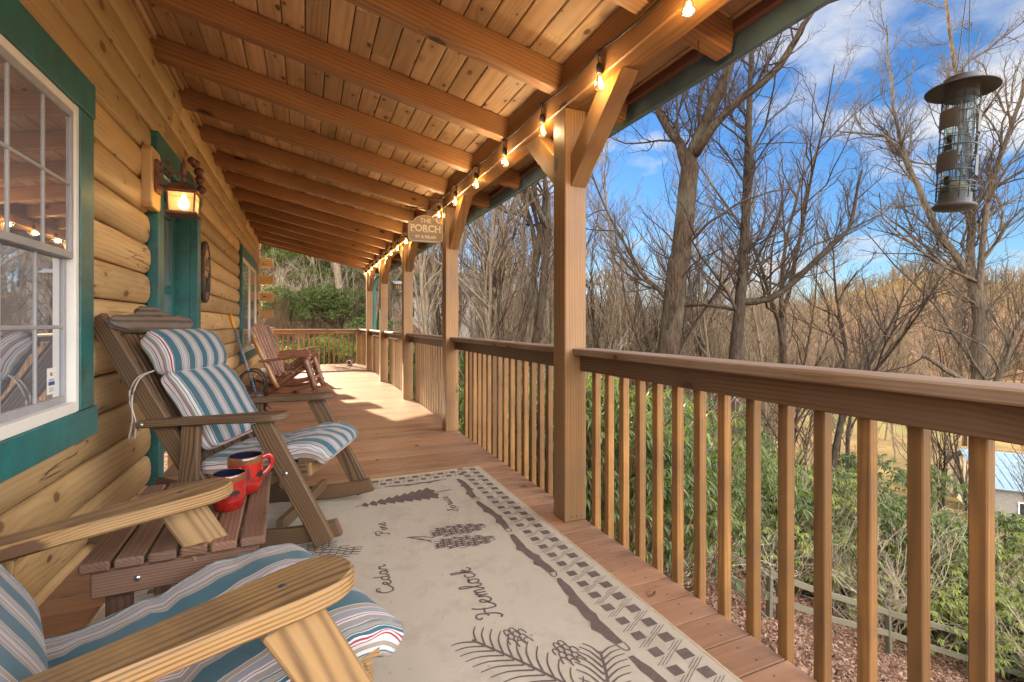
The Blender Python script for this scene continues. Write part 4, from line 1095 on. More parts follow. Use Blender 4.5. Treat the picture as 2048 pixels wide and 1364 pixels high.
for cx in (-.142, -.126, -.012, .004, .028, .112, .150):
    box(mb, (cx - .010, -.0108, -.028), (cx + .010, -.0098, -.022), c=.0003, axis=0)
    if cx not in (.028, -.126): box(mb, (cx - .009, -.0108, .037), (cx + .009, -.0098, .043), c=.0003, axis=0)
mb.build('lettering', M['cream'], sg)
mb = MB()
box(mb, (.188, -.006, -.02), (.202, .006, .345), c=.001, axis=2)
tube(mb, [(.195, 0, .20), (-.19, 0, .225)], .0055, 8); lathe(mb, [(.001, -.012), (.011, 0), (.001, .012)], 10, c=(-.195, 0, .225))
tube(mb, cr([(-.115, 0, .255), (-.125, 0, .268), (-.142, 0, .268), (-.15, 0, .25), (-.135, 0, .23), (-.09, 0, .225), (-.02, 0, .262), (.06, 0, .31), (.13, 0, .325), (.18, 0, .29), (.187, 0, .24)], 5), .0035, 6)
tube(mb, cr([(.0, 0, .25), (.012, 0, .258), (.02, 0, .248), (.008, 0, .236), (-.015, 0, .24), (-.022, 0, .262), (.0, 0, .282), (.03, 0, .27)], 5), .003, 6)
tube(mb, cr([(.13, 0, .25), (.12, 0, .262), (.135, 0, .275), (.155, 0, .262), (.155, 0, .225), (.11, 0, .205)], 5), .003, 6)
tube(mb, cr([(.19, 0, .30), (.16, 0, .33), (.155, 0, .355), (.175, 0, .365), (.19, 0, .345)], 5), .003, 6)
for x in (-.155, .155): tube(mb, [(x, 0, .078), (x, 0, .224)], .002, 5)
mb.build('bracket', M['black'], sg)

# ------------------------------------------------------------------ tube bird feeder
FX, FY, FZ = 1.96, .885, 1.505
fd = empty('tube_feeder', (FX, FY, FZ)); fd.rotation_euler = (R(1.5), R(3.6), 0); fd.scale = (.73, .73, 1.0); tag(fd, 'hanging clear tube bird feeder in a green wire cage with a wide taupe lid', 'bird feeder')
mb = MB(); lathe(mb, [(.001, .0), (.074, .004), (.078, .012), (.073, .016), (.058, .02), (.058, .052), (.054, .053)], 36); mb.build('base_dish', M['bronze'], fd)
mb = MB(); lathe(mb, [(.051, .05), (.051, .375)], 36, cap0=False, cap1=False); mb.build('tube', M['plastic'], fd)
mb = MB(); lathe(mb, [(.060, .365), (.060, .408), (.07, .409), (.129, .392), (.131, .396), (.075, .416), (.068, .418), (.066, .432), (.05, .438), (.001, .44)], 40); mb.build('lid', M['bronze'], fd)
M['cagegreen'] = plain('green_wire', (.008, .035, .033), .4, spec=.6)
mb = MB()
for i in range(12):
    a = 2 * PI * i / 12 + .1; tube(mb, [(.066 * math.cos(a), .066 * math.sin(a), .03), (.066 * math.cos(a + .03), .066 * math.sin(a + .03), .2), (.066 * math.cos(a), .066 * math.sin(a), .372)], .0019, 5)
for z in (.060, .084, .122, .165, .205, .232, .272, .312, .345):
    tube(mb, [(.0665 * math.cos(2 * PI * i / 32), .0665 * math.sin(2 * PI * i / 32), z) for i in range(32)], .0019, 5, closed=True)
for z in (.064, .200):
    tube(mb, [((.088 + .004 * math.sin(7 * i)) * math.cos(2 * PI * i / 36), .088 * math.sin(2 * PI * i / 36), z) for i in range(36)], .0012, 5, closed=True)
mb.build('cage', M['cagegreen'], fd)
def band(a0, a1, z0, z1, r, name, par, mat):
    mb = MB(); n = 14; V = []; F = []
    for i in range(n + 1):
        a = a0 + (a1 - a0) * i / n
        for rr in (r, r + .003):
            for z in (z0, z1): V.append((rr * math.cos(a), rr * math.sin(a), z))
    for i in range(n):
        q = i * 4; F += [[q, q + 4, q + 5, q + 1], [q + 2, q + 3, q + 7, q + 6], [q + 1, q + 5, q + 7, q + 3], [q, q + 2, q + 6, q + 4]]
    F += [[0, 1, 3, 2], [n * 4, n * 4 + 2, n * 4 + 3, n * 4 + 1]]; mb.add(V, F, None, 0, False); return mb.build(name, mat, par)
face = math.atan2(-FY, -FX)
for z in (.262, .122):
    band(face - .05, face - 1.45, z, z + .062, .0675, 'baffle', fd, M['bronze']); band(face + 1.05, face + 2.0, z - .02, z + .045, .0675, 'baffle', fd, M['bronze'])
for z in (.218, .082):
    band(face - .35, face - 1.25, z - .028, z - .008, .0525, 'port_sill', fd, M['bronze'])
    a = face - .65; mb = MB(); q = Matrix.Translation((.0515 * math.cos(a), .0515 * math.sin(a), z + .01)) @ Matrix.Rotation(a, 4, 'Z') @ Matrix.Rotation(PI / 2, 4, 'Y')
    tube(mb, [(.013 * math.cos(2 * PI * i / 18), .018 * math.sin(2 * PI * i / 18), 0) for i in range(18)], .0022, 5, closed=True, xf=q); lathe(mb, [(.001, -.001), (.0125, -.001), (.0125, 0)], 14, xf=q); mb.build('feeding_port', M['black'], fd)
M['seed'] = plain('old_seed', (.30, .23, .14), .9, scale=90, var=.35)
mb = MB(); lathe(mb, [(.001, .052), (.049, .052), (.049, .066), (.03, .09), (.012, .098), (.001, .1)], 20); lathe(mb, [(.004, .05), (.004, .38)], 8); mb.build('seed', M['seed'], fd)
mb = MB()
for s_ in (-1, 1):
    tube(mb, [(s_ * .052, 0, .36), (s_ * .05, 0, .44), (s_ * .02, 0, .66), (0, 0, .86)], .0018, 5)
tube(mb, [(0, 0, .86), (0, 0, .93)], .003, 5); mb.build('hanging_cord', M['cagegreen'], fd)
# eye hook under the nearest rafter tail
mb = MB(); tube(mb, [(1.66, 1.70, 2.43), (1.66, 1.70, 2.385)], .0022, 6); tube(mb, [(1.66 + .007 * math.cos(2 * PI * i / 12), 1.70, 2.378 + .007 * math.sin(2 * PI * i / 12)) for i in range(12)], .0018, 5, closed=True)
tube(mb, [(1.66, 1.70, 2.371), (1.661, 1.70, 2.33)], .0012, 5); tag(mb.build('eye_hook', M['black']), 'small black eye hook screwed under a rafter tail', 'hook')

# ------------------------------------------------------------------ little house feeder and downspout at the far end
hf = empty('house_feeder', (1.80, 10.2, 1.93), R(12)); tag(hf, 'small wooden house-shaped bird feeder hanging beyond the fourth post', 'bird feeder')
mb = MB(); box(mb, (-.13, -.09, -.085), (.13, .09, -.07)); mb.build('tray', M['chair'], hf)
mb = MB()
for i in range(5): box(mb, (-.10 + .045 * i, -.075, -.07), (-.085 + .045 * i, -.06, .035), axis=2); box(mb, (-.10 + .045 * i, .06, -.07), (-.085 + .045 * i, .075, .035), axis=2)
mb.build('slats', M['rail'], hf)
mb = MB(); box(mb, (-.075, -.05, -.07), (.085, .05, .03), c=.004); mb.build('seed_box', M['logface'], hf)
M['tinroof'] = plain('weathered_tin', (.42, .44, .46), .45, metal=.3)
mb = MB()
for s_ in (-1, 1): board(mb, (-.15, s_ * .06, .062), (.15, s_ * .06, .062), .145, .01, up=(0, s_ * .5, 1))
mb.build('roof', M['tinroof'], hf)
mb = MB(); tube(mb, [(0, 0, .09), (0, 0, .52)], .003, 5); mb.build('chain', M['black'], hf)
mb = MB(); sweep(mb, cr([(1.88, 12.3, 2.50), (1.86, 12.3, 2.42), (1.72, 12.32, 2.33), (1.60, 12.33, 2.22), (1.585, 12.33, 2.05)], 5) + [Vector((1.585, 12.33, 1.0)), Vector((1.585, 12.33, -2.2))], rrect(.075, .055, .012), up=(0, 1, 0))
tag(mb.build('downspout', M['green']), 'dark green downspout curving down beside the last tall porch post', 'downspout')
so_ = empty('deck_lamp', (1.12, 13.75, 0.0), R(-20)); tag(so_, 'small round black and white lamp lying on the deck near the far corner', 'lamp')
mb = MB(); lathe(mb, [(.02, 0), (.085, .0), (.085, .05), (.06, .07)], 20, xf=Matrix.Translation((0, -.02, .09)) @ Matrix.Rotation(PI / 2, 4, 'X')); mb.build('housing', M['rust'], so_)
mb = MB(); tube(mb, [(.062 * math.cos(2 * PI * i / 20), -.085, .09 + .062 * math.sin(2 * PI * i / 20)) for i in range(20)], .010, 6, closed=True); mb.build('ring', M['white'], so_)
mb = MB(); box(mb, (-.05, -.05, 0), (.05, .08, .016)); mb.build('foot', M['black'], so_)

# ------------------------------------------------------------------ log rockers at the far end
def log_rocker(label, loc, rz, tilt=0.0):
    r = empty('log_rocker', loc, rz); tag(r, label, 'rocking chair', 'varnished log rocking chairs')
    def P(mb, name, mat): return mb.build(name, mat, r)
    def log(a, b, rad, name, mat, sq=1.0):
        mb = MB(); a = Vector(a); b = Vector(b); n = 8; pts = [a.lerp(b, i / n) + Vector((rng.uniform(-.004, .004), rng.uniform(-.004, .004), 0)) for i in range(n + 1)]
        sweep(mb, pts, [(x, y * sq) for x, y in circ(rad, 10)], smooth=True, scales=[.86] + [rng.uniform(.92, 1.08) for _ in range(n - 1)] + [.86], up=(0, 1, 0)); return P(mb, name, mat)
    for s_ in (-1, 1):
        y = s_ * .29
        mb = MB(); pts = cr([(-.62, y, .13), (-.4, y, .06), (-.12, y, .025), (.12, y, .03), (.34, y, .075), (.52, y, .145)], 5)
        n = len(pts); sweep(mb, pts, rrect(.042, .058, .014), scales=[.55 + .45 * min(1, min(i, (n - 1 - i) * 2) / 5) for i in range(n)]); P(mb, 'rocker', M['logchair'])
        log((-.43, y, .93), (-.10, y, .17), .036, 'rear_post', M['logpost'])
        log((.28, y, .62), (.44, y, .135), .046, 'front_leg', M['logchair'], .75)
        log((.30, y - s_ * .05, .54), (-.28, y - s_ * .05, .07), .030, 'brace', M['logchair'])
        mb = MB(); board(mb, (-.34, y + s_ * .02, .575), (.38, y + s_ * .02, .655), .11, .034, c=.008); P(mb, 'arm', M['logchair'])
    for i, q in enumerate((-.21, -.07, .07, .21)):
        mb = MB(); tp = 1.14 if abs(q) < .1 else 1.09; board(mb, (-.475 + (.02 if tp < 1.1 else 0), q, tp), (-.13, q, .27), .092, .024, up=(.92, 0, .37), c=.008); P(mb, 'back_slat', M['logchair'])
    for i in range(6):
        f = i / 5; log((-.18 + .46 * f, -.27, .34 + .09 * f + .02 * (f > .9)), (-.18 + .46 * f, .27, .34 + .09 * f + .02 * (f > .9)), .026, 'seat_slat', M['logchair'])
    log((-.40, -.30, .82), (-.40, .30, .82), .026, 'back_rail', M['logpost']); log((.40, -.28, .30), (.40, .28, .30), .026, 'stretcher', M['logchair'])
    return r
log_rocker('varnished log rocking chair with red rockers, frontmost of the row along the far wall', (-.22, 8.30, 0), R(-13))
log_rocker('varnished log rocking chair in the middle of the row, mostly hidden by the frontmost one', (-.24, 9.25, 0), R(-10))
log_rocker('varnished log rocking chair at the back of the row, nearest the far railing', (-.26, 10.2, 0), R(-12))

# ------------------------------------------------------------------ iron rack and snow brush behind chair
rk = empty('iron_rack', (-.62, 7.0, 0), R(0)); tag(rk, 'black arched iron rack with pine tree ornaments standing by the log wall', 'rack')
for y in (-.16, .16):
    mb = MB(); pts = [(-.15, y, .03), (-.15, y, .38)] + [(-.15 * math.cos(a), y, .38 + .16 * math.sin(a)) for a in [PI * i / 12 for i in range(1, 12)]] + [(.15, y, .38), (.15, y, .03)]
    tube(mb, pts, .011, 8, up=(0, 1, 0)); tube(mb, [(-.15, y, .26), (.15, y, .26)], .008, 6); tube(mb, [(-.15, y, .06), (.15, y, .06)], .008, 6)
    for x in (-.15, .15): tube(mb, cr([(x, y, .05), (x * 1.25, y, .03), (x * 1.35, y, .0)], 4), .009, 6)
    mb.build('arch', M['black'], rk)
    mb = MB()
    for i in range(4):
        w = .045 - .009 * i; prism(mb, [(-w, .29 + .035 * i), (w, .29 + .035 * i), (0, .345 + .035 * i)], -.003, .003, c=.0005, xf=XZm(y))
    tube(mb, [(0, y, .26), (0, y, .46)], .004, 5); mb.build('tree_ornament', M['black'], rk)
mb = MB()
for x in (-.15, .15):
    for z in (.06, .26): tube(mb, [(x, -.16, z), (x, .16, z)], .008, 6)
mb.build('side_bar', M['black'], rk)
M['bluegrey'] = plain('blue_grey_paint', (.16, .18, .24), .4); M['yellow'] = plain('yellow_grip', (.62, .28, .02), .45, var=.1)
sb = empty('snow_brush', (-.55, 6.95, .12)); tag(sb, 'long snow brush with yellow grip leaning in the iron rack', 'brush')
a = Vector((0, 0, .02)); b = Vector((-.33, .12, 1.14))
mb = MB(); tube(mb, [a, a.lerp(b, .84)], .016, 10); mb.build('pole', M['bluegrey'], sb)
mb = MB(); sweep(mb, [a.lerp(b, .83), a.lerp(b, .86), a.lerp(b, .97), b], circ(.026, 10), scales=[.75, 1, 1, .7], smooth=True); mb.build('grip', M['yellow'], sb)
mb = MB(); lathe(mb, [(.02, .12), (.045, .09), (.06, .02), (.055, -.04), (.03, -.10)], 14, c=(.0, 0, .0)); mb.build('brush_head', M['bluegrey'], sb)
# ------------------------------------------------------------------ terrain
def sp_(t, k=1.0): return np.logaddexp(0, np.asarray(t, float) / k) * k
HT = np.array([-180, -60, -20, 5, 20, 28, 36, 42, 48, 54, 58, 62, 66, 70, 80, 110, 180.])
HV = np.array([30, 30, 40, 30, 14, 11, 9, 8, 8, 10, 17, 27, 26, 21, 19, 22, 26.])
def gz(x, y):
    x = np.asarray(x, float); y = np.asarray(y, float)
    base = -2.1 - .40 * sp_(x - 2.0, .8)
    up = .36 * sp_(y - 16.2 - .9 * np.maximum(0, x - 1.5) - .15 * np.maximum(0, -x), 1.5)
    z = base + up
    z = -12 + sp_(z + 12, 1.2)
    z = np.minimum(z, 26)
    r = np.hypot(x, y); th = np.degrees(np.arctan2(x, y))
    s = np.clip((r - 105) / 230, 0, 1); s = s * s * (3 - 2 * s)
    hv = np.interp(th, HT, HV)
    z = z + s * np.maximum(0, hv + 12 + 2.0 * np.sin(th * .9) - np.maximum(z + 12, 0)) * 1.0
    z = z + np.where(r > 6, .12 * np.sin(x * .7 + 1) * np.cos(y * .6) * np.clip((r - 6) / 10, 0, 1), 0)
    return z
gzf = lambda x, y: float(gz(x, y))
A_ = np.linspace(-PI, PI, 361)[:-1]; Rr = np.concatenate([[0.3], np.geomspace(1.2, 720, 110)])
AA, RR = np.meshgrid(A_, Rr, indexing='ij'); X_ = RR * np.sin(AA); Y_ = RR * np.cos(AA)
Vt = np.stack([X_, Y_, gz(X_, Y_)], -1).reshape(-1, 3); nr = len(Rr); na = len(A_)
i_, j_ = np.meshgrid(np.arange(na), np.arange(nr - 1), indexing='ij'); a0 = i_ * nr + j_; b0 = ((i_ + 1) % na) * nr + j_
Q = np.stack([a0, b0, b0 + 1, a0 + 1], -1).reshape(-1, 4)
t = NT('hillside_ground'); geo = t.n('ShaderNodeNewGeometry'); pos = geo.outputs['Position']; sp = t.n('ShaderNodeSeparateXYZ'); t.put(sp.inputs[0], pos)
vo = t.voro(pos, 9.0); vs = t.n('ShaderNodeSeparateColor'); t.put(vs.inputs[0], vo.outputs['Color'])
leafc = t.ramp(vs.outputs[0], [(0, (.05, .025, .016)), (.35, (.15, .066, .037)), (.65, (.25, .12, .07)), (1, (.34, .21, .145))])
leafc = t.mix(t.mapr(t.noise(pos, .7, 5, .7), .45, .65, 0, .6), leafc, (.085, .065, .035))
gn = t.noise(pos, .12, 6, .65); gn2 = t.noise(pos, 2.2, 4, .7)
grass = t.mix(t.mapr(gn, .35, .65, 0, 1), (.235, .16, .07), (.135, .098, .044)); grass = t.mix(t.mapr(gn2, .4, .7, 0, .5), grass, (.12, .085, .04))
grass = t.mix(t.mapr(t.noise(pos, .05, 3), .55, .62, 0, .7), grass, (.14, .13, .05))
hn = t.noise(pos, .16, 10, .85); hillc = t.mix(t.mapr(hn, .35, .65, 0, 1), (.05, .033, .013), (.165, .105, .036))
r2 = t.vmath('LENGTH', pos); ln_ = t.n('ShaderNodeVectorMath', operation='LENGTH'); t.put(ln_.inputs[0], pos); rad = ln_.outputs['Value']
zz = t.math('ADD', sp.outputs[2], t.math('MULTIPLY', t.math('SUBTRACT', gn, .5), 3))
col = t.mix(t.mapr(zz, -11.0, -9.6, 1, 0), leafc, grass)
col = t.mix(t.mapr(rad, 215, 275, 0, 1), col, hillc)
col = t.mix(t.math('MULTIPLY', t.mapr(rad, 100, 130, 0, 1), t.mapr(zz, -6, 20, 0, 1)), col, hillc)
t.bsdf(col, .95, bump=t.math('ADD', vo.outputs['Distance'], t.noise(pos, 3, 4)), bstr=.6, bdist=.05, spec=.1)
me = np_mesh('terrain', Vt, Q, t.m); g = link('terrain', me); tag(g, kind='structure')

# ------------------------------------------------------------------ bare trees
def bark(name, c1, c2, sc=1.0):
    t = NT(name); co = t.n('ShaderNodeTexCoord').outputs['Object']
    v = t.n('ShaderNodeVectorMath', operation='MULTIPLY'); t.put(v.inputs[0], co); v.inputs[1].default_value = (26 * sc, 26 * sc, 5 * sc)
    n = t.noise(v.outputs[0], 1, 4, .65); n2 = t.noise(co, 1.5, 3)
    c = t.mix(t.mapr(n, .35, .65, 0, 1), c2, c1); c = t.mix(t.mapr(n2, .5, .7, 0, .35), c, (.10, .10, .07))
    t.bsdf(c, .9, bump=n, bstr=.9, bdist=.03, spec=.1); return t.m
M['barkA'] = bark('oak_bark', (.075, .048, .029), (.021, .014, .009)); M['barkB'] = bark('dark_bark', (.065, .044, .029), (.022, .015, .011))
M['barkC'] = bark('pale_bark', (.155, .115, .078), (.055, .038, .026)); M['twig'] = plain('twig_bark', (.055, .033, .021), .85, var=.2, scale=2); M['twigtan'] = plain('sunlit_tan_twig_bark', (.185, .118, .062), .85, var=.25, scale=2); M['barkD'] = bark('tan_sapling_bark', (.25, .185, .12), (.10, .07, .045)); M['twigpale'] = plain('pale_twig', (.42, .33, .225), .85, var=.2, scale=2)  # tan twigs: sunlight put into the colour for the background trees

def tubes(P, Rad, k):
    P = np.asarray(P, float); Rad = np.asarray(Rad, float); N, Mn = P.shape[:2]
    T = np.gradient(P, axis=1); T /= np.linalg.norm(T, axis=2, keepdims=True) + 1e-9
    ref = np.where(np.abs(T[:, :1, 2:3]) < .8, np.array([0, 0, 1.]), np.array([1., 0, 0])); ref = np.broadcast_to(ref, T.shape)
    U = np.cross(T, ref); U /= np.linalg.norm(U, axis=2, keepdims=True) + 1e-9; W = np.cross(T, U)
    a = 2 * PI * np.arange(k) / k
    V = P[:, :, None] + Rad[:, :, None, None] * (np.cos(a)[None, None, :, None] * U[:, :, None] + np.sin(a)[None, None, :, None] * W[:, :, None])
    n_, m_, j_ = np.meshgrid(np.arange(N), np.arange(Mn - 1), np.arange(k), indexing='ij')
    b = (n_ * Mn + m_) * k; jj = (j_ + 1) % k
    F = np.stack([b + j_, b + jj, b + k + jj, b + k + j_], -1).reshape(-1, 4)
    return V.reshape(-1, 3), F
def merge(parts):
    V = []; F = []; o = 0
    for v, f in parts:
        V.append(v); F.append(f + o); o += len(v)
    return np.concatenate(V), np.concatenate(F)
class Tree:
    def __init__(s, seed): s.r = np.random.default_rng(seed); s.b = {}
    def put(s, cls, P, Rad): s.b.setdefault((cls, len(P)), []).append((P, Rad))
    def branch(s, p, d, L, r0, n, cls, up=.15, crook=.22, tip=.3):
        P = [np.array(p, float)]; d = np.array(d, float); d /= np.linalg.norm(d)
        for i in range(n - 1):
            d = d + s.r.normal(0, crook, 3) + np.array([0, 0, up]); d /= np.linalg.norm(d); P.append(P[-1] + d * L / (n - 1))
        P = np.array(P); Rad = r0 * np.linspace(1, tip, n); s.put(cls, P, Rad); return P, Rad
    def side(s, t, ang):
        v = s.r.normal(0, 1, 3); v -= t * v.dot(t); v /= np.linalg.norm(v) + 1e-9
        return t * math.cos(ang) + v * math.sin(ang)
    def ramify(s, P, Rad, L, counts, lens, up, lo=.15, crook=.22, ang=(.5, 1.0), minr=.0036):
        """sub-branches along a polyline, then theirs"""
        if not counts: return
        n = len(P)
        for i in range(counts[0]):
            f = lo + (1 - lo) * (i + s.r.random()) / counts[0]; q = f * (n - 1); a = min(int(q), n - 2); w = q - a
            p = P[a] * (1 - w) + P[a + 1] * w; r = Rad[a] * (1 - w) + Rad[a + 1] * w
            t = P[a + 1] - P[a]; t /= np.linalg.norm(t) + 1e-9
            l = L * lens[0] * (1.15 - .6 * f) * s.r.uniform(.6, 1.2)
            d = s.side(t, s.r.uniform(*ang)); d[2] += up
            last = len(counts) == 1
            r1 = max(minr, min(r * .62, l * .013))
            PP, RR_ = s.branch(p, d, l, r1, 4 if last else 6, 'twig' if r1 < .012 else 'limb', up * .35, crook, .35)
            s.ramify(PP, RR_, l, counts[1:], lens[1:], up, .1, crook, ang, minr)
    def mesh(s, cls, k, name, mat):
        parts = [tubes([p for p, _ in v], [r for _, r in v], k) for (c, n), v in s.b.items() if c == cls]
        if not parts: return None
        V, F = merge(parts); return np_mesh(name, V, F, mat)

def make_tree(tr, label, mats, group=None, loc=(0, 0, 0), cat='tree', name='bare_tree'):
    o = link(name, tr.mesh('limb', 8, name, mats[0]), None, loc); tag(o, label, cat, group)
    m = tr.mesh('twig', 3, 'crown', mats[1])
    if m: link('crown', m, o)
    return o
def poly_limb(tr, pts, r0, r1, dj=.0, n=14):
    P = np.array([tuple(v) for v in cr(pts, max(3, n // (len(pts) - 1)))]); 
    P += tr.r.normal(0, .012, P.shape); Rad = np.linspace(r0, r1, len(P)); tr.put('limb', P, Rad); return P, Rad
# three big trees by the porch, limbs laid out one by one: (right offset, height, depth offset) from the tree foot
def frame(x, y):
    d = Vector((x, y, 0)).normalized(); s_ = Vector((d.y, -d.x, 0))
    return lambda a, h, b=0: (s_.x * a + d.x * b, s_.y * a + d.y * b, h)
def big_tree(label, x, y, seed, limbs, mats, sub):
    tr = Tree(seed); z = gzf(x, y) - .2; fr = frame(x, y)
    for pts, r0, r1, c in limbs:
        P, Rad = poly_limb(tr, [fr(*p) for p in pts], r0, r1)
        L = sum(np.linalg.norm(np.diff(P, axis=0), axis=1))
        if c: tr.ramify(P, Rad, max(L, 2.2), c[0], c[1], c[2], c[3], .24)
    return make_tree(tr, label, mats, None, (x, y, z))
S1 = ((9, 7, 5), (.34, .5, .5), .45, .12); S2 = ((7, 6, 4), (.4, .5, .5), .35, .1)
big_tree('large rough-barked tree with a leaning trunk that forks just beyond the nearest post', 7.25, 8.32, 11, [
    ([(-.22, 0), (-.18, 1.7, .05), (-.10, 3.9, .1), (.05, 5.2, .1), (.18, 6.5, .05), (.31, 7.45, 0), (.45, 8.9, -.05)], .27, .185, ((6, 5, 4), (.22, .5, .5), .3, .35)),
    ([(.45, 8.85, -.05), (.55, 9.3, -.1), (1.05, 10.4, -.2), (1.4, 11.4, -.1), (1.65, 12.1, .1), (1.95, 13.2, .3)], .15, .05, ((22, 10, 7), (.42, .52, .52), .28, .1)),
    ([(.44, 8.85, -.05), (.25, 9.5, .2), (-.16, 10.3, .4), (-.47, 11.7, .5), (-.7, 13.2, .6)], .13, .04, ((22, 10, 7), (.42, .52, .52), .28, .1)),
    ([(.50, 9.1, -.05), (.68, 9.25, -.3), (1.13, 9.8, -.5), (2.04, 10.5, -.6), (2.48, 11.25, -.5), (2.8, 11.65, -.4), (3.65, 11.8, -.3)], .115, .02, ((17, 7, 5), (.40, .5, .5), .25, .1)),
    ([(.1, 6.0), (-.4, 6.5, .3), (-.9, 7.3, .7), (-1.5, 8.5, 1.0), (-1.9, 9.6, 1.2)], .06, .015, ((14, 6, 5), (.42, .5, .5), .35, .1)),
    ([(.2, 7.0), (.8, 7.6, -.3), (1.5, 8.0, -.5), (2.3, 8.2, -.4)], .04, .01, ((13, 6, 4), (.45, .5, .5), .25, .1)),
    ([(-.1, 4.3), (-.5, 4.9, -.2), (-.85, 6.0, -.2), (-1.0, 7.0, -.1)], .045, .012, ((9, 6, 4), (.42, .5, .5), .3, .1)),
], (M['barkA'], M['twig']), None)
big_tree('dark straight tree with one heavy limb sweeping up to the right', 10.71, 9.55, 12, [
    ([(-.2, 0), (-.18, 3.5), (-.05, 6.1), (.09, 7.7), (.18, 9.4), (.25, 11.6), (.30, 12.9), (.37, 15.2)], .20, .05, ((40, 9, 6), (.20, .52, .52), .2, .36)),
    ([(.08, 7.4), (.45, 7.45, .1), (.91, 7.6, .2), (1.64, 8.26, .2), (2.13, 8.8, .1), (2.49, 9.2, 0), (2.6, 9.9, -.1), (2.75, 10.6, 0)], .105, .025, ((20, 9, 6), (.36, .5, .5), .4, .15)),
    ([(.05, 7.2), (-.8, 7.35, .1), (-1.6, 7.4, .3), (-2.3, 7.7, .3)], .05, .012, ((11, 6, 4), (.4, .5, .5), .35, .1)),
], (M['barkB'], M['twig']), None)
big_tree('tall multi-stemmed tree behind the hanging tube feeder with warm lit limbs', 16.71, 6.98, 13, [
    ([(-.05, 0), (-.02, 4.5), (0, 7.8), (.02, 9.3), (-.08, 10.3)], .235, .16, ((6, 6, 4), (.25, .5, .5), .3, .6)),
    ([(-.08, 10.2), (-.18, 10.7), (-.15, 11.8, .1), (-.19, 12.4, .1), (-.29, 14.7, .2), (-.6, 17.5, .3), (-.8, 19.5, .4)], .13, .03, ((24, 10, 7), (.33, .52, .52), .28, .1)),
    ([(-.1, 10.2), (-.34, 10.9, -.1), (-.89, 12, -.2), (-1.43, 13.7, -.3), (-1.6, 14.1, -.3), (-2.04, 14.8, -.4), (-3.1, 15.2, -.4)], .12, .02, ((24, 10, 7), (.36, .52, .52), .28, .1)),
    ([(.0, 9.6), (.04, 11.2, -.2), (.26, 13.1, -.3), (.65, 14.6, -.3), (.92, 16.0, -.2), (1.3, 18.2, 0)], .09, .02, ((24, 9, 6), (.32, .52, .52), .3, .1)),
    ([(.02, 7.0), (.1, 7.3), (.45, 8.2, -.2), (.81, 9.5, -.3), (1.6, 11.2, -.4), (2.2, 12.9, -.4)], .10, .02, ((16, 7, 5), (.35, .5, .5), .35, .15)),
    ([(-.05, 8.2), (-.5, 8.9, .2), (-.9, 9.8, .3), (-1.8, 11.0, .4), (-2.6, 12.2, .4)], .05, .012, ((13, 7, 5), (.4, .5, .5), .3, .1)),
    ([(-.03, 7.35), (-.35, 7.75, -.2), (-.75, 8.1, -.4), (-1.15, 8.45, -.55)], .085, .06, ((4, 3), (.3, .5), .2, .5)),
    ([(-1.4, 13.6, -.3), (-1.7, 14.9, -.2), (-1.9, 16.4, -.1), (-2.0, 18.2, 0)], .06, .015, ((13, 7, 5), (.4, .5, .5), .3, .1)),
], (M['barkC'], M['twig']), None)
# ---- kinds of background trees, copied over the slope
def sapling(seed, H, r0, n, mats, slim=.12):
    tr = Tree(seed); P, Rad = tr.branch((0, 0, -.3), (tr.r.normal(0, .05), tr.r.normal(0, .05), 1), H, r0, 12, 'limb', .12, .055, .12)
    tr.ramify(P, Rad, H, (n, 6, 4), (.27, .48, .5), .32, .2, .2, (.45, 1.0), .0038)
    return tr
def forked(seed, H, r0, mats):
    tr = Tree(seed); P, Rad = tr.branch((0, 0, -.3), (tr.r.normal(0, .06), tr.r.normal(0, .06), 1), H * .55, r0, 9, 'limb', .1, .06, .7)
    for i in range(3):
        d = tr.side(np.array([0, 0, 1.]), tr.r.uniform(.2, .55)); PP, RR_ = tr.branch(P[-1 - i % 2], d, H * .5, r0 * .5, 9, 'limb', .1, .12, .15)
        tr.ramify(PP, RR_, H * .5, (12, 7, 5), (.45, .5, .5), .28, .1, .22, (.45, 1.0), .0038)
    tr.ramify(P, Rad, H * .5, (6, 5, 3), (.35, .5, .5), .3, .4, .2, (.5, .9), .0048)
    return tr
kinds = []
for i, (f, lab, mats) in enumerate([
    (sapling(21, 12, .075, 30, 0), 'slender grey sapling with fine upswept twigs', (M['barkD'], M['twigtan'])),
    (sapling(22, 14, .10, 34, 0), 'slim straight bare tree with short upswept branches', (M['barkD'], M['twigtan'])),
    (sapling(23, 10, .06, 28, 0), 'thin dark sapling crowded with twigs', (M['barkA'], M['twigtan'])),
    (forked(24, 15, .15, 0), 'bare forked tree with a spreading twiggy crown', (M['barkA'], M['twig'])),
    (forked(25, 17, .19, 0), 'tall pale forked tree with a wide open crown', (M['barkD'], M['twigtan'])),
    (forked(26, 12, .11, 0), 'small dark forked tree with a tangled crown', (M['barkB'], M['twig']))]):
    kinds.append((make_tree(f, lab, mats, 'bare woodland trees', (0, 0, -300)), lab))
prg = random.Random(5)
zones = [(-4, 7, 'behind the far railing'), (7, 16, 'between the far posts'), (16, 29, 'between the sign post and nearest post'), (29, 42, 'just right of the nearest post'), (42, 56, 'between leaning tree and tube feeder'), (56, 80, 'below the golden hillside')]
used = [0] * 6; placed = []
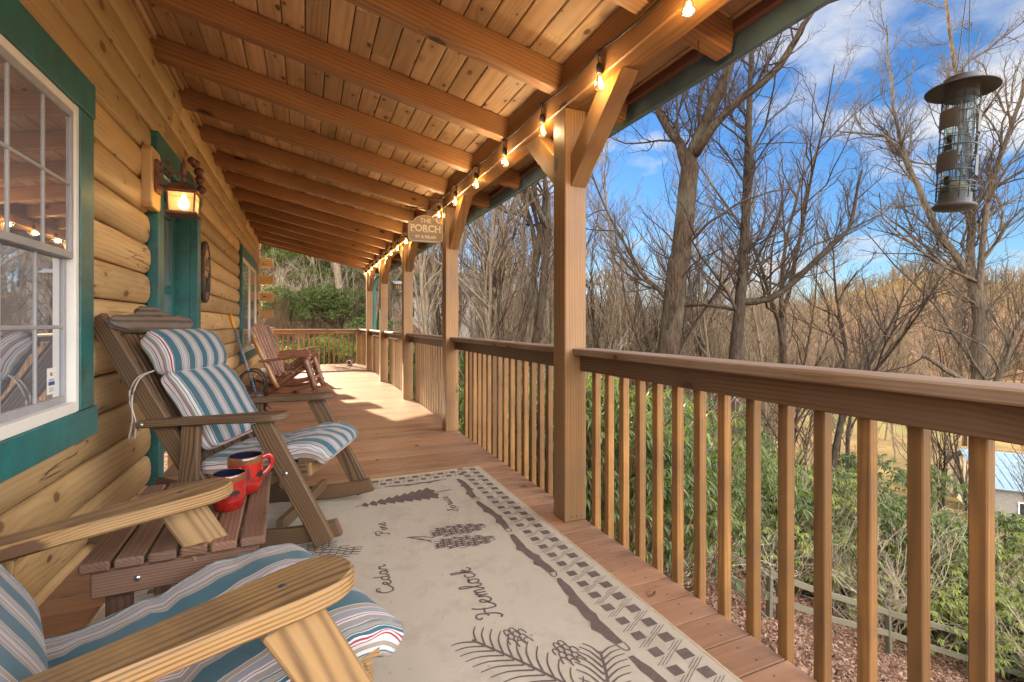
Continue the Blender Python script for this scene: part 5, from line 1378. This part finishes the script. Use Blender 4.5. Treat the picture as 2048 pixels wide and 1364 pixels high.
def put_tree(th, r, kind, sc):
    x, y = r * math.sin(R(th)), r * math.cos(R(th))
    for a, b in placed:
        if (a - x) ** 2 + (b - y) ** 2 < .5: return
    placed.append((x, y)); o, lab = kinds[kind]; zn = next((z[2] for z in zones if z[0] <= th < z[1]), zones[-1][2])
    loc = (x, y, gzf(x, y) - .1); rot = (prg.uniform(-.06, .06), prg.uniform(-.06, .06), prg.uniform(0, 6.28))
    c = o if not used[kind] else copy_tree(o)
    used[kind] += 1
    c.location = loc; c.rotation_euler = rot; c.scale = (sc * prg.uniform(.85, 1.15),) * 2 + (sc,); c['label'] = lab + ' ' + zn
for lo, hi, n, r0, r1, ks in ((-2.2, 7, 28, 24, 48, (0, 1, 4, 0, 4)), (6, 16, 46, 19, 52, (0, 1, 2, 3, 5, 0, 4)), (15, 30, 66, 13, 52, (0, 1, 2, 3, 4, 5, 0)), (29, 43, 50, 15, 55, (0, 1, 2, 3, 5, 5)), (42, 57, 62, 17, 75, (0, 1, 2, 5, 2, 3)), (56, 80, 50, 22, 90, (0, 2, 5, 3, 5))):
    for i in range(n):
        put_tree(prg.uniform(lo, hi), r0 + (r1 - r0) * prg.random() ** .8, prg.choice(ks), prg.uniform(.7, 1.2) if lo < 28 else prg.uniform(.85, 1.4))
for i in range(11): put_tree(29.5 + 2.2 * i + prg.uniform(-.6, .6), prg.uniform(19, 36), prg.choice((1, 1, 0)), prg.uniform(1.0, 1.25))
for th, r, k, s_ in ((21.5, 15, 4, 1.0), (25.5, 17, 3, 1.1), (18.2, 18, 1, 1.2), (23, 21, 4, 1.1), (27.0, 20, 1, 1.1)): put_tree(th, r, k, s_)

# ------------------------------------------------------------------ evergreen rhododendrons
def leafmat(name, c1, c2, trans=.45):
    t = NT(name); rn = t.attr('rn', 'Fac'); geo = t.n('ShaderNodeNewGeometry')
    c = t.ramp(rn, [(0, c1), (.72, c2), (.86, c2), (.92, (.20, .15, .05)), (1, (.16, .10, .04))])
    b = t.n('ShaderNodeBsdfPrincipled'); t.put(b.inputs['Base Color'], c); b.inputs['Roughness'].default_value = .38; b.inputs['Specular IOR Level'].default_value = .5
    tl = t.n('ShaderNodeBsdfTranslucent'); t.put(tl.inputs[0], t.mix(1.0, c, (1.6, 1.7, .7), 'MULTIPLY'))
    m = t.n('ShaderNodeMixShader'); m.inputs[0].default_value = trans; t.t.links.new(b.outputs[0], m.inputs[1]); t.t.links.new(tl.outputs[0], m.inputs[2]); t.t.links.new(m.outputs[0], t.out.inputs[0]); return t.m
M['rhodo'] = leafmat('rhododendron_leaf', (.036, .062, .020), (.125, .150, .042)); M['rhodo_sunpaint'] = leafmat('sun_painted_rhododendron_leaf', (.09, .125, .03), (.26, .27, .07), .5)  # second leaf is a lit copy, sunlight put into its colour
M['yellowleaf'] = leafmat('yellow_green_foliage', (.13, .13, .03), (.30, .25, .06), .5)
def leaves(name, tips, dirs, r, per, ll, lw, droop, mat):
    """whorls of long folded drooping leaves at branch tips"""
    N = len(tips) * per; base = np.repeat(tips, per, 0); ax = np.repeat(dirs, per, 0)
    a = r.uniform(0, 2 * PI, N); v = np.stack([np.cos(a), np.sin(a), -droop + r.normal(0, .3, N)], -1) + ax * .25; v /= np.linalg.norm(v, axis=1, keepdims=True)
    L = ll * r.uniform(.7, 1.25, N)[:, None]; W = lw * r.uniform(.8, 1.2, N)[:, None]
    s_ = np.cross(v, np.array([0, 0, 1.])); s_ /= np.linalg.norm(s_, axis=1, keepdims=True) + 1e-9; u = np.cross(s_, v)
    m1 = base + v * L * .42; sag = np.array([0, 0, -1.]) * L
    V = np.stack([base + v * L * .03, m1 + s_ * W * .5 + u * W * .18, m1, m1 - s_ * W * .5 + u * W * .18, base + v * L + sag * .16], 1).reshape(-1, 3)
    i0 = np.arange(N) * 5
    T = np.concatenate([np.stack([i0, i0 + 2, i0 + 1], -1), np.stack([i0, i0 + 3, i0 + 2], -1), np.stack([i0 + 1, i0 + 2, i0 + 4], -1), np.stack([i0 + 2, i0 + 3, i0 + 4], -1)])
    rn = np.repeat(np.clip(np.repeat(r.random(len(tips)), per) * .6 + r.random(N) * .4, 0, 1), 5)
    return np_mesh(name, V, np.zeros((0, 4), int), mat, rn, False, T)
def shrub(seed, mat, ntip=700, H=2.3, Wd=1.5, per=9, ll=.092, lw=.027, droop=.75, gaps=True):
    tr = Tree(seed); r = tr.r
    tips = []; dirs = []
    lobes = [(r.normal(0, .45 * Wd, 2), H * r.uniform(.5, 1.0), r.uniform(.45, .8) * Wd * .62) for _ in range(8)]
    for k in range(ntip):
        c, h, rad = lobes[k % len(lobes)]
        d = r.normal(0, 1, 3); d[2] = abs(d[2]) * .9 + .05 if r.random() < .8 else d[2]; d /= np.linalg.norm(d)
        q = np.array([c[0], c[1], h * .72]) + d * rad * r.uniform(.72, 1.05) * np.array([1, 1, .8])
        if q[2] < .15: continue
        tips.append(q); dirs.append(d)
    tips = np.array(tips); dirs = np.array(dirs)
    for k in range(0, len(tips), 6):
        q = tips[k]; p0 = np.array([r.normal(0, .12), r.normal(0, .12), -.2]); mid = p0 * .4 + q * .6 + np.array([r.normal(0, .08), r.normal(0, .08), -.18]); m0 = p0 * .75 + q * .25 + np.array([r.normal(0, .06), r.normal(0, .06), .1])
        P = np.array([p0, m0, mid, q]); tr.put('twig', P, np.array([.016, .011, .007, .004]))
    st = tr.mesh('twig', 4, 'stems', M['twigtan'])
    return st, leaves('foliage', tips, dirs, r, per, ll, lw, droop, mat)
def make_shrub(parts, label, group, name='rhododendron'):
    o = link(name, parts[0], None, (0, 0, -300)); tag(o, label, 'shrub', group); link('foliage', parts[1], o); return o
skinds = [(make_shrub(shrub(41, M['rhodo'], 760), '', 'rhododendron thicket below the porch'), 'dark glossy rhododendron with drooping leaves'), (make_shrub(shrub(42, M['rhodo'], 820, 2.8, 1.3), '', 'rhododendron thicket below the porch'), 'tall dark rhododendron with hanging leaves'),
          (make_shrub(shrub(43, M['rhodo_sunpaint'], 640, 2.2, 1.5), '', 'rhododendron thicket below the porch'), 'yellow-green rhododendron with sunlight painted into its leaves'), (make_shrub(shrub(44, M['rhodo_sunpaint'], 480, 1.9, 1.3), '', 'rhododendron thicket below the porch'), 'small rhododendron with painted-in sunlight')]
sused = [0] * 4
szones = [(-5, 8, 'beyond the far railing'), (8, 28, 'left of the nearest post'), (28, 42, 'right of the nearest post'), (42, 58, 'behind the mossy fence'), (58, 85, 'at the lower right behind the fence')]
def put_shrub(x, y, k, sc):
    if y < 15.5: x = max(x, 1.6 + 1.75 * sc)
    o, lab = skinds[k]; c = o if not sused[k] else copy_tree(o); sused[k] += 1
    th = math.degrees(math.atan2(x, y)); zn = next((z[2] for z in szones if z[0] <= th < z[1]), szones[-1][2])
    c.location = (x, y, gzf(x, y) - .1); c.rotation_euler = (0, 0, prg.uniform(0, 6.28)); c.scale = (sc * prg.uniform(.9, 1.15), sc * prg.uniform(.9, 1.15), sc * prg.uniform(.85, 1.15)); c['label'] = lab + ' ' + zn
def polar(th, r): return r * math.sin(R(th)), r * math.cos(R(th))
for th0, th1, n, r0, r1, s0, s1, ks in ((-1, 6, 9, 17.9, 20, .75, 1.0, (2, 2, 3, 0)), (-4, 8, 20, 27, 40, 1.3, 2.0, (0, 1, 1)), (-4, 9, 12, 22.5, 27, .8, 1.2, (0, 1)), (8, 20, 16, 12, 24, 1.0, 1.5, (0, 1, 2)), (18, 31, 20, 7.5, 17, .9, 1.35, (0, 1, 1, 2)), (30, 40, 18, 6.6, 10.0, 1.0, 1.4, (0, 1, 0, 1, 2)), (37, 54, 24, 14.6, 18.5, 1.35, 1.8, (0, 1, 2, 0)), (52, 68, 28, 16.4, 21.5, 1.4, 1.9, (2, 3, 2, 0, 1)), (66, 84, 16, 16.5, 22, 1.4, 1.9, (2, 0, 1, 3))):
    for i in range(n):
        x, y = polar(th0 + (th1 - th0) * (i + prg.random()) / n, prg.uniform(r0, r1)); put_shrub(x, y, prg.choice(ks), prg.uniform(s0, s1))
# pale bare brush
def brush(seed):
    tr = Tree(seed)
    for i in range(9):
        d = tr.side(np.array([0, 0, 1.]), tr.r.uniform(.1, .75)); P, Rad = tr.branch((tr.r.normal(0, .15), tr.r.normal(0, .15), -.1), d, tr.r.uniform(1.6, 3.0), .012, 8, 'twig', .08, .16, .3)
        tr.ramify(P, Rad, 2.2, (9, 5), (.42, .45), .2, .15, .25, (.4, 1.0), .0022)
    return tr.mesh('twig', 4, 'brush', M['twigpale'])
bk = [link('bare_bush', brush(61 + i), None, (0, 0, -300)) for i in range(3)]; bu_ = [0] * 3
for th0, th1, n, r0, r1 in ((-4, 9, 13, 20, 33), (9, 30, 14, 8, 24), (30, 42, 10, 7.5, 12), (42, 54, 12, 13.8, 17), (52, 80, 34, 14.4, 19)):
    for i in range(n):
        k = prg.randrange(3); c = bk[k] if not bu_[k] else copy_tree(bk[k]); bu_[k] += 1
        th = th0 + (th1 - th0) * (i + prg.random()) / n; x, y = polar(th, prg.uniform(r0, r1)); s_ = prg.uniform(.9, 1.5)
        if y < 18: x = max(x, 1.7 + 2.6 * s_)
        zn = next((z[2] for z in szones if z[0] <= th < z[1]), szones[-1][2])
        c.location = (x, y, gzf(x, y)); c.rotation_euler = (prg.uniform(-.2, .2), prg.uniform(-.2, .2), prg.uniform(0, 6.28)); c.scale = (s_,) * 3
        tag(c, ('pale bare twiggy bush', 'tangled straw-coloured bare bush', 'low bare bush of fine pale twigs')[k] + ' ' + zn, 'bush', 'bare bushes on the slope')
# yellow-green trees behind the leaning trunk
def leafy(seed):
    tr = sapling(seed, 11, .09, 26, 0); r = np.random.default_rng(seed)
    tips = np.concatenate([np.array([p[-1] for p, _ in v]) for (c, n), v in tr.b.items() if c == 'twig' and n <= 4]); tips = tips[r.random(len(tips)) < .5]
    return tr, leaves('foliage', tips, r.normal(0, 1, tips.shape), r, 6, .11, .035, .3, M['yellowleaf'])
ltr, lfo = leafy(71)
lo_ = make_tree(ltr, '', (M['barkA'], M['twig']), 'yellow-green trees down the slope', (0, 0, -300), name='leafy_tree'); link('foliage', lfo, lo_)
for i, (th, r, s_) in enumerate(((35.5, 33, .95), (38.5, 37, 1.0), (33, 41, 1.05), (44, 47, .7), (10.5, 36, .8), (5.2, 44, .9))):
    c = lo_ if i == 0 else copy_tree(lo_); x, y = polar(th, r); c.location = (x, y, gzf(x, y) - .2); c.scale = (s_ * 1.2, s_ * 1.2, s_); c.rotation_euler = (0, 0, i * 1.1)
    c['label'] = 'yellow-green leafy tree ' + ('behind the leaning trunk right of the nearest post' if i < 3 else 'low beyond the dark straight tree' if i == 3 else 'in the woods past the far posts')

# ------------------------------------------------------------------ weathered fence, barn, far house, car, fallen log
M['fence'] = wood('old_fence', (.125, .10, .06), (.06, .05, .032), ring=24, knots=.1, rough=.8, weather=(.075, .075, .042), wamt=.5, piece=.25)
fpts = [(5.0, 10.6), (6.3, 9.1), (7.35, 8.0 - .25), (8.4, 6.75), (9.7, 6.45), (11.3, 6.2), (13.0, 5.6), (14.7, 4.9)]
fe = empty('wooden_fence', (fpts[3][0], fpts[3][1], gzf(*fpts[3]))); tag(fe, 'old mossy post and rail fence on the leafy slope below the porch', 'fence')
finv = Matrix.Translation((-fpts[3][0], -fpts[3][1], -gzf(*fpts[3])))
FP = [Vector((x, y, gzf(x, y))) for x, y in fpts]
for i, p in enumerate(FP):
    mb = MB(); board(mb, p + Vector((0, 0, -.3)), p + Vector((rng.uniform(-.03, .03), rng.uniform(-.03, .03), 1.02)), .10, .09, up=(1, 0, 0), c=.008); o = mb.build('fence_post', M['fence'], fe); o.matrix_parent_inverse = finv
    if i in (2, 3):
        mb = MB(); board(mb, p + Vector((.22, -.06, -.2)), p + Vector((.22, -.06, .92)), .11, .06, up=(1, 0, 0), c=.006); o = mb.build('fence_post', M['fence'], fe); o.matrix_parent_inverse = finv
    if i < len(FP) - 1:
        for h in (.93, .48):
            a = p + Vector((0, 0, h + rng.uniform(-.04, .04))); b = FP[i + 1] + Vector((0, 0, h + rng.uniform(-.04, .04))); d = (b - a).normalized()
            mb = MB(); board(mb, a - d * .05 + Vector((-.06, 0, 0)), b + d * .05 + Vector((-.06, 0, 0)), .04, .12, c=.006); o = mb.build('fence_rail', M['fence'], fe); o.matrix_parent_inverse = finv
mb = MB(); a = FP[2] + Vector((.1, -.1, .75)); b = FP[3] + Vector((-.2, -.1, .1)); board(mb, a, b, .04, .10, c=.006); o = mb.build('fence_rail', M['fence'], fe); o.matrix_parent_inverse = finv

def gable(name, label, cat, x, y, z, rz, L, Wd, h, rh, mw, mr, wins, chim=False):
    r = empty(name, (x, y, z), rz); tag(r, label, cat)
    mb = MB(); hl, hw = L / 2, Wd / 2
    V = [(-hl, -hw, -1.5), (hl, -hw, -1.5), (hl, hw, -1.5), (-hl, hw, -1.5), (-hl, -hw, h), (hl, -hw, h), (hl, hw, h), (-hl, hw, h), (-hl, 0, h + rh), (hl, 0, h + rh)]
    mb.add(V, [[0, 1, 5, 4], [2, 3, 7, 6], [1, 2, 6, 9, 5], [3, 0, 4, 8, 7]]); mb.build('wall', mw, r)
    mb = MB(); e = .35
    for s_ in (-1, 1):
        sl_ = Vector((0, s_ * hw, -rh)).normalized(); o_ = Vector((0, s_ * (hw / 2 + .15), h + rh / 2 - .15 * rh / hw + .07)); wl = math.hypot(hw, rh) + .35
        n = Vector((0, s_ * rh, hw)).normalized(); board(mb, o_ - Vector((hl + e, 0, 0)), o_ + Vector((hl + e, 0, 0)), wl, .10, up=n, c=.01)
    rf = mb.build('roof', mr, r)
    mb = MB()
    for s_ in (-1, 1):
        n = Vector((0, s_ * rh, hw)).normalized(); d = Vector((0, s_ * hw, -rh)).normalized(); k = -hl - e + .15
        while k < hl + e:
            top = Vector((k, 0, h + rh + .02)) + n * .125 + d * .1; board(mb, top, top + d * (math.hypot(hw, rh) + .1), .05, .03, up=n, c=.005); k += .45
    mb.build('seams', mr, rf)
    for wx, wz, ww, wh in wins:
        mb = MB(); box(mb, (wx - ww / 2, -hw - .05, wz), (wx + ww / 2, -hw + .02, wz + wh), c=.01); w_ = mb.build('window', M['white'], r)
        mb = MB(); box(mb, (wx - ww / 2 + .08, -hw - .06, wz + .08), (wx + ww / 2 - .08, -hw - .045, wz + wh - .08), c=.002); mb.build('pane', M['black'], w_)
    return r
M['bluetin'] = plain('blue_metal_roof', (.22, .30, .35), .4, metal=.2, var=.06); M['palewall'] = plain('pale_siding', (.24, .21, .175), .7, var=.12); M['whitewall'] = plain('tan_siding', (.58, .50, .42), .7, var=.08); M['greyroof'] = plain('grey_shingle', (.16, .14, .13), .8)
bx, by_ = polar(73.0, 50); gable('metal_roof_barn', 'long pale barn with a ribbed blue metal roof down in the valley', 'barn', bx, by_, gzf(bx, by_), R(-48), 12, 7, 2.5, 1.5, M['palewall'], M['bluetin'], [(-4, .6, 1.2, 1.1), (2, .6, 1.2, 1.1)])
bx, by_ = polar(14.2, 40); gable('hillside_house', 'tan house glimpsed through bare trees past the sign post', 'house', bx, by_, gzf(bx, by_) + .4, R(-25), 7, 5, 3.0, 1.6, M['whitewall'], M['greyroof'], [(-1.6, 1.0, 1.1, 1.3), (1.4, 1.0, 1.1, 1.3)])
bx, by_ = polar(54.2, 112); gable('valley_house', 'small white house far across the valley behind the bare trees', 'house', bx, by_, gzf(bx, by_), R(-50), 8, 5, 2.6, 1.3, M['white'], M['tinroof'], [(-2, .8, 1.0, 1.2), (2, .8, 1.0, 1.2)])
# parked car far across the valley
cx_, cy_ = polar(53.2, 96); car = empty('parked_car', (cx_, cy_, gzf(cx_, cy_)), R(-55)); tag(car, 'white parked car far away in the valley grass near the white house', 'car')
M['carwhite'] = plain('white_car_paint', (.72, .73, .75), .25, var=.02); M['carglass'] = plain('dark_car_glass', (.02, .025, .03), .1)
side = [(-2.2, .35), (2.15, .35), (2.2, .75), (1.35, .92), (.75, 1.42), (-1.0, 1.45), (-1.75, 1.0), (-2.25, .9)]
mb = MB(); prism(mb, side, -.85, .85, c=.06, xf=xz(0)); mb.build('body', M['carwhite'], car)
mb = MB()
for s_ in (-1, 1): prism(mb, [(1.15, .95), (.68, 1.36), (-.95, 1.38), (-1.5, 1.0)], -.01, .01, c=.004, xf=xz(s_ * .862))
mb.build('window', M['carglass'], car)
for a in (-1.4, 1.35):
    for s_ in (-1, 1):
        mb = MB(); lathe(mb, [(.32, -.1), (.34, -.06), (.34, .06), (.32, .1)], 16, xf=Matrix.Translation((a, s_ * .8, .34)) @ Matrix.Rotation(PI / 2, 4, 'X')); mb.build('wheel', M['rubber'], car)

# ------------------------------------------------------------------ fallen leaves and the far wood
r = np.random.default_rng(9)
def scatter(n, fth, fr_):
    th = np.radians(fth(n)); rr = fr_(n); return rr * np.sin(th), rr * np.cos(th)
xs, ys = zip(scatter(30000, lambda n: r.uniform(32, 86, n), lambda n: r.uniform(5.5, 16, n)), scatter(16000, lambda n: r.uniform(-6, 10, n), lambda n: r.uniform(17, 44, n)))
x = np.concatenate(xs); y = np.concatenate(ys); N = len(x); z = gz(x, y) + r.uniform(.0, .05, N)
d = r.normal(0, 1, (N, 3)); d[:, 2] *= .35; d /= np.linalg.norm(d, axis=1, keepdims=True); s_ = np.cross(d, [0, 0, 1.]) + r.normal(0, .2, (N, 3)); s_ /= np.linalg.norm(s_, axis=1, keepdims=True)
c0 = np.stack([x, y, z], -1); L = r.uniform(.025, .065, N)[:, None]; Wl = r.uniform(.016, .038, N)[:, None]
V = np.stack([c0 - d * L, c0 + s_ * Wl, c0 + d * L + np.array([0, 0, .02]), c0 - s_ * Wl], 1).reshape(-1, 3)
t = NT('dead_leaf'); rn = t.attr('rn', 'Fac'); t.bsdf(t.ramp(rn, [(0, (.05, .026, .018)), (.5, (.14, .07, .043)), (1, (.26, .17, .12))]), .8, spec=.1)
o = link('fallen_leaves', np_mesh('fallen_leaves', V, np.arange(N * 4).reshape(-1, 4), t.m, np.repeat(r.random(N), 4), False)); tag(o, 'brown fallen leaves on the slope', 'leaves', kind='stuff')
pv = []; pf = []; off = 0
temps = []
for q in range(3):
    tt = sapling(90 + q, 9, .09, 16, 0); tt.b = {k: v for k, v in tt.b.items()}
    PL = [(p, rd) for (c, n), v in tt.b.items() for p, rd in v if rd[0] > .02 or tt.r.random() < .05]
    parts = [tubes([p], [np.maximum(rd, .02) * 1.6], 3) for p, rd in PL]; temps.append(merge(parts))
for i in range(2600):
    th = R(r.uniform(24, 86)); rr = 125 + 235 * r.random() ** 1.1; x, y = rr * math.sin(th), rr * math.cos(th); sc = r.uniform(.7, 1.25); a = r.uniform(0, 6.28)
    v, f = temps[i % 3]; ca, sa = math.cos(a), math.sin(a); w = v * np.array([sc * 1.9, sc * 1.9, sc * .85]); w = np.stack([w[:, 0] * ca - w[:, 1] * sa + x, w[:, 0] * sa + w[:, 1] * ca + y, w[:, 2] + gzf(x, y)], -1)
    pv.append(w); pf.append(f + off); off += len(v)
M['farwood'] = plain('far_wood_bark', (.115, .072, .03), .9, var=.2, scale=.05)
o = link('far_woodland', np_mesh('far_woodland', np.concatenate(pv), np.concatenate(pf), M['farwood'])); tag(o, 'brown bare woodland covering the far hillside', 'woodland', kind='stuff')

# ------------------------------------------------------------------ sun, sky, clouds, added fill cloud, camera
EL, AZ = R(22.6), R(-14.95)          # azimuth from +Y towards +X
sd = Vector((math.sin(AZ) * math.cos(EL), math.cos(AZ) * math.cos(EL), math.sin(EL)))
sun = bpy.data.lights.new('sun', 'SUN'); sun.energy = SUN_E; sun.angle = R(.55); sun.color = (1.0, .80, .54)
so2 = bpy.data.objects.new('sun', sun); C.objects.link(so2); so2.rotation_euler = (-sd).to_track_quat('-Z', 'Y').to_euler()
w = bpy.data.worlds.new('World'); bpy.context.scene.world = w; w.use_nodes = True; nt = w.node_tree; nt.nodes.clear()
def wn(typ, **kw):
    n = nt.nodes.new(typ); [setattr(n, k, v) for k, v in kw.items()]; return n
sky = wn('ShaderNodeTexSky', sky_type='NISHITA'); sky.sun_disc = False; sky.sun_elevation = EL; sky.sun_rotation = AZ; sky.air_density = 1.0; sky.dust_density = .3; sky.ozone_density = 2.5
tc = wn('ShaderNodeTexCoord'); sep = wn('ShaderNodeSeparateXYZ'); nt.links.new(tc.outputs['Generated'], sep.inputs[0])
zc_ = wn('ShaderNodeMath', operation='MAXIMUM'); nt.links.new(sep.outputs[2], zc_.inputs[0]); zc_.inputs[1].default_value = 0.0
za = wn('ShaderNodeMath', operation='ADD'); nt.links.new(zc_.outputs[0], za.inputs[0]); za.inputs[1].default_value = .22
cb = wn('ShaderNodeCombineXYZ')
for i in range(2):
    dv = wn('ShaderNodeMath', operation='DIVIDE'); nt.links.new(sep.outputs[i], dv.inputs[0]); nt.links.new(za.outputs[0], dv.inputs[1]); nt.links.new(dv.outputs[0], cb.inputs[i])
cb.inputs[2].default_value = CLOUD_SEED
nz = wn('ShaderNodeTexNoise'); nt.links.new(cb.outputs[0], nz.inputs['Vector']); nz.inputs['Scale'].default_value = 1.35; nz.inputs['Detail'].default_value = 9; nz.inputs['Roughness'].default_value = .56
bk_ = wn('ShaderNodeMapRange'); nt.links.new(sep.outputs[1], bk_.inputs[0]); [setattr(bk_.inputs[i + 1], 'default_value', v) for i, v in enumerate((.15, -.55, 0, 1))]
nb = wn('ShaderNodeMath', operation='MULTIPLY_ADD'); nt.links.new(bk_.outputs[0], nb.inputs[0]); nb.inputs[1].default_value = .22; nt.links.new(nz.outputs[0], nb.inputs[2])  # cloud cover thickened out of view behind the camera, added as fill
rp_ = wn('ShaderNodeValToRGB'); rp_.color_ramp.elements[0].position = CLOUD_T; rp_.color_ramp.elements[1].position = CLOUD_T + .13; nt.links.new(nb.outputs[0], rp_.inputs[0])
nz2 = wn('ShaderNodeTexNoise'); nt.links.new(cb.outputs[0], nz2.inputs['Vector']); nz2.inputs['Scale'].default_value = 3.5; nz2.inputs['Detail'].default_value = 6
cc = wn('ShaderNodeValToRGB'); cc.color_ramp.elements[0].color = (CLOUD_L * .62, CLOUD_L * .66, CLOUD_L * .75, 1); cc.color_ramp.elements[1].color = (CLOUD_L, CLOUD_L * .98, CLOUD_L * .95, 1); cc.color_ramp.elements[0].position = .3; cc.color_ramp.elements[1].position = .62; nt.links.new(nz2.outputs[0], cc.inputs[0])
lm = wn('ShaderNodeMapRange'); nt.links.new(bk_.outputs[0], lm.inputs[0]); [setattr(lm.inputs[i + 1], 'default_value', v) for i, v in enumerate((0, 1, 1, CLOUD_FILL))]  # added fill light: unseen cloud behind the camera made brighter for the porch
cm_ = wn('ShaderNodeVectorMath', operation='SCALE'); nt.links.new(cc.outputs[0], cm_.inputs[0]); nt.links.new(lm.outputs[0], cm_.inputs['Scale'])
hs = wn('ShaderNodeHueSaturation'); hs.inputs['Saturation'].default_value = 1.15; tint = wn('ShaderNodeMix', data_type='RGBA', blend_type='MULTIPLY'); tint.inputs[0].default_value = 1; tint.inputs[7].default_value = (.70, .80, .94, 1); nt.links.new(sky.outputs[0], tint.inputs[6]); nt.links.new(tint.outputs[2], hs.inputs['Color'])
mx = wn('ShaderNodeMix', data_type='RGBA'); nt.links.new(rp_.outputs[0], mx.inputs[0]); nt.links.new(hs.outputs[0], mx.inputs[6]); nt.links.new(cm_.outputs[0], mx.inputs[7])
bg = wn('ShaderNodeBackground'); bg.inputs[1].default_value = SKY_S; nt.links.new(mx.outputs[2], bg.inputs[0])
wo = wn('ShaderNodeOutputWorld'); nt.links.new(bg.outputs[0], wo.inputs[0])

cam = bpy.data.cameras.new('camera'); co = bpy.data.objects.new('camera', cam); C.objects.link(co)
co.location = (0, 0, 1.13); co.rotation_euler = (PI / 2, 0, -R(23.22)); cam.lens = 16.963; cam.sensor_width = 36; cam.shift_y = -34 / 2048
cam.clip_start = .02; cam.clip_end = 3000
sc = bpy.context.scene; sc.camera = co
sc.view_settings.view_transform = 'Standard'; sc.view_settings.look = 'None'; sc.view_settings.exposure = EXPO; sc.view_settings.gamma = 1
sc.render.engine = 'CYCLES'; sc.cycles.max_bounces = 10; sc.cycles.diffuse_bounces = 6; sc.cycles.transparent_max_bounces = 16; sc.cycles.use_denoising = True
sc.cycles.sample_clamp_indirect = 6
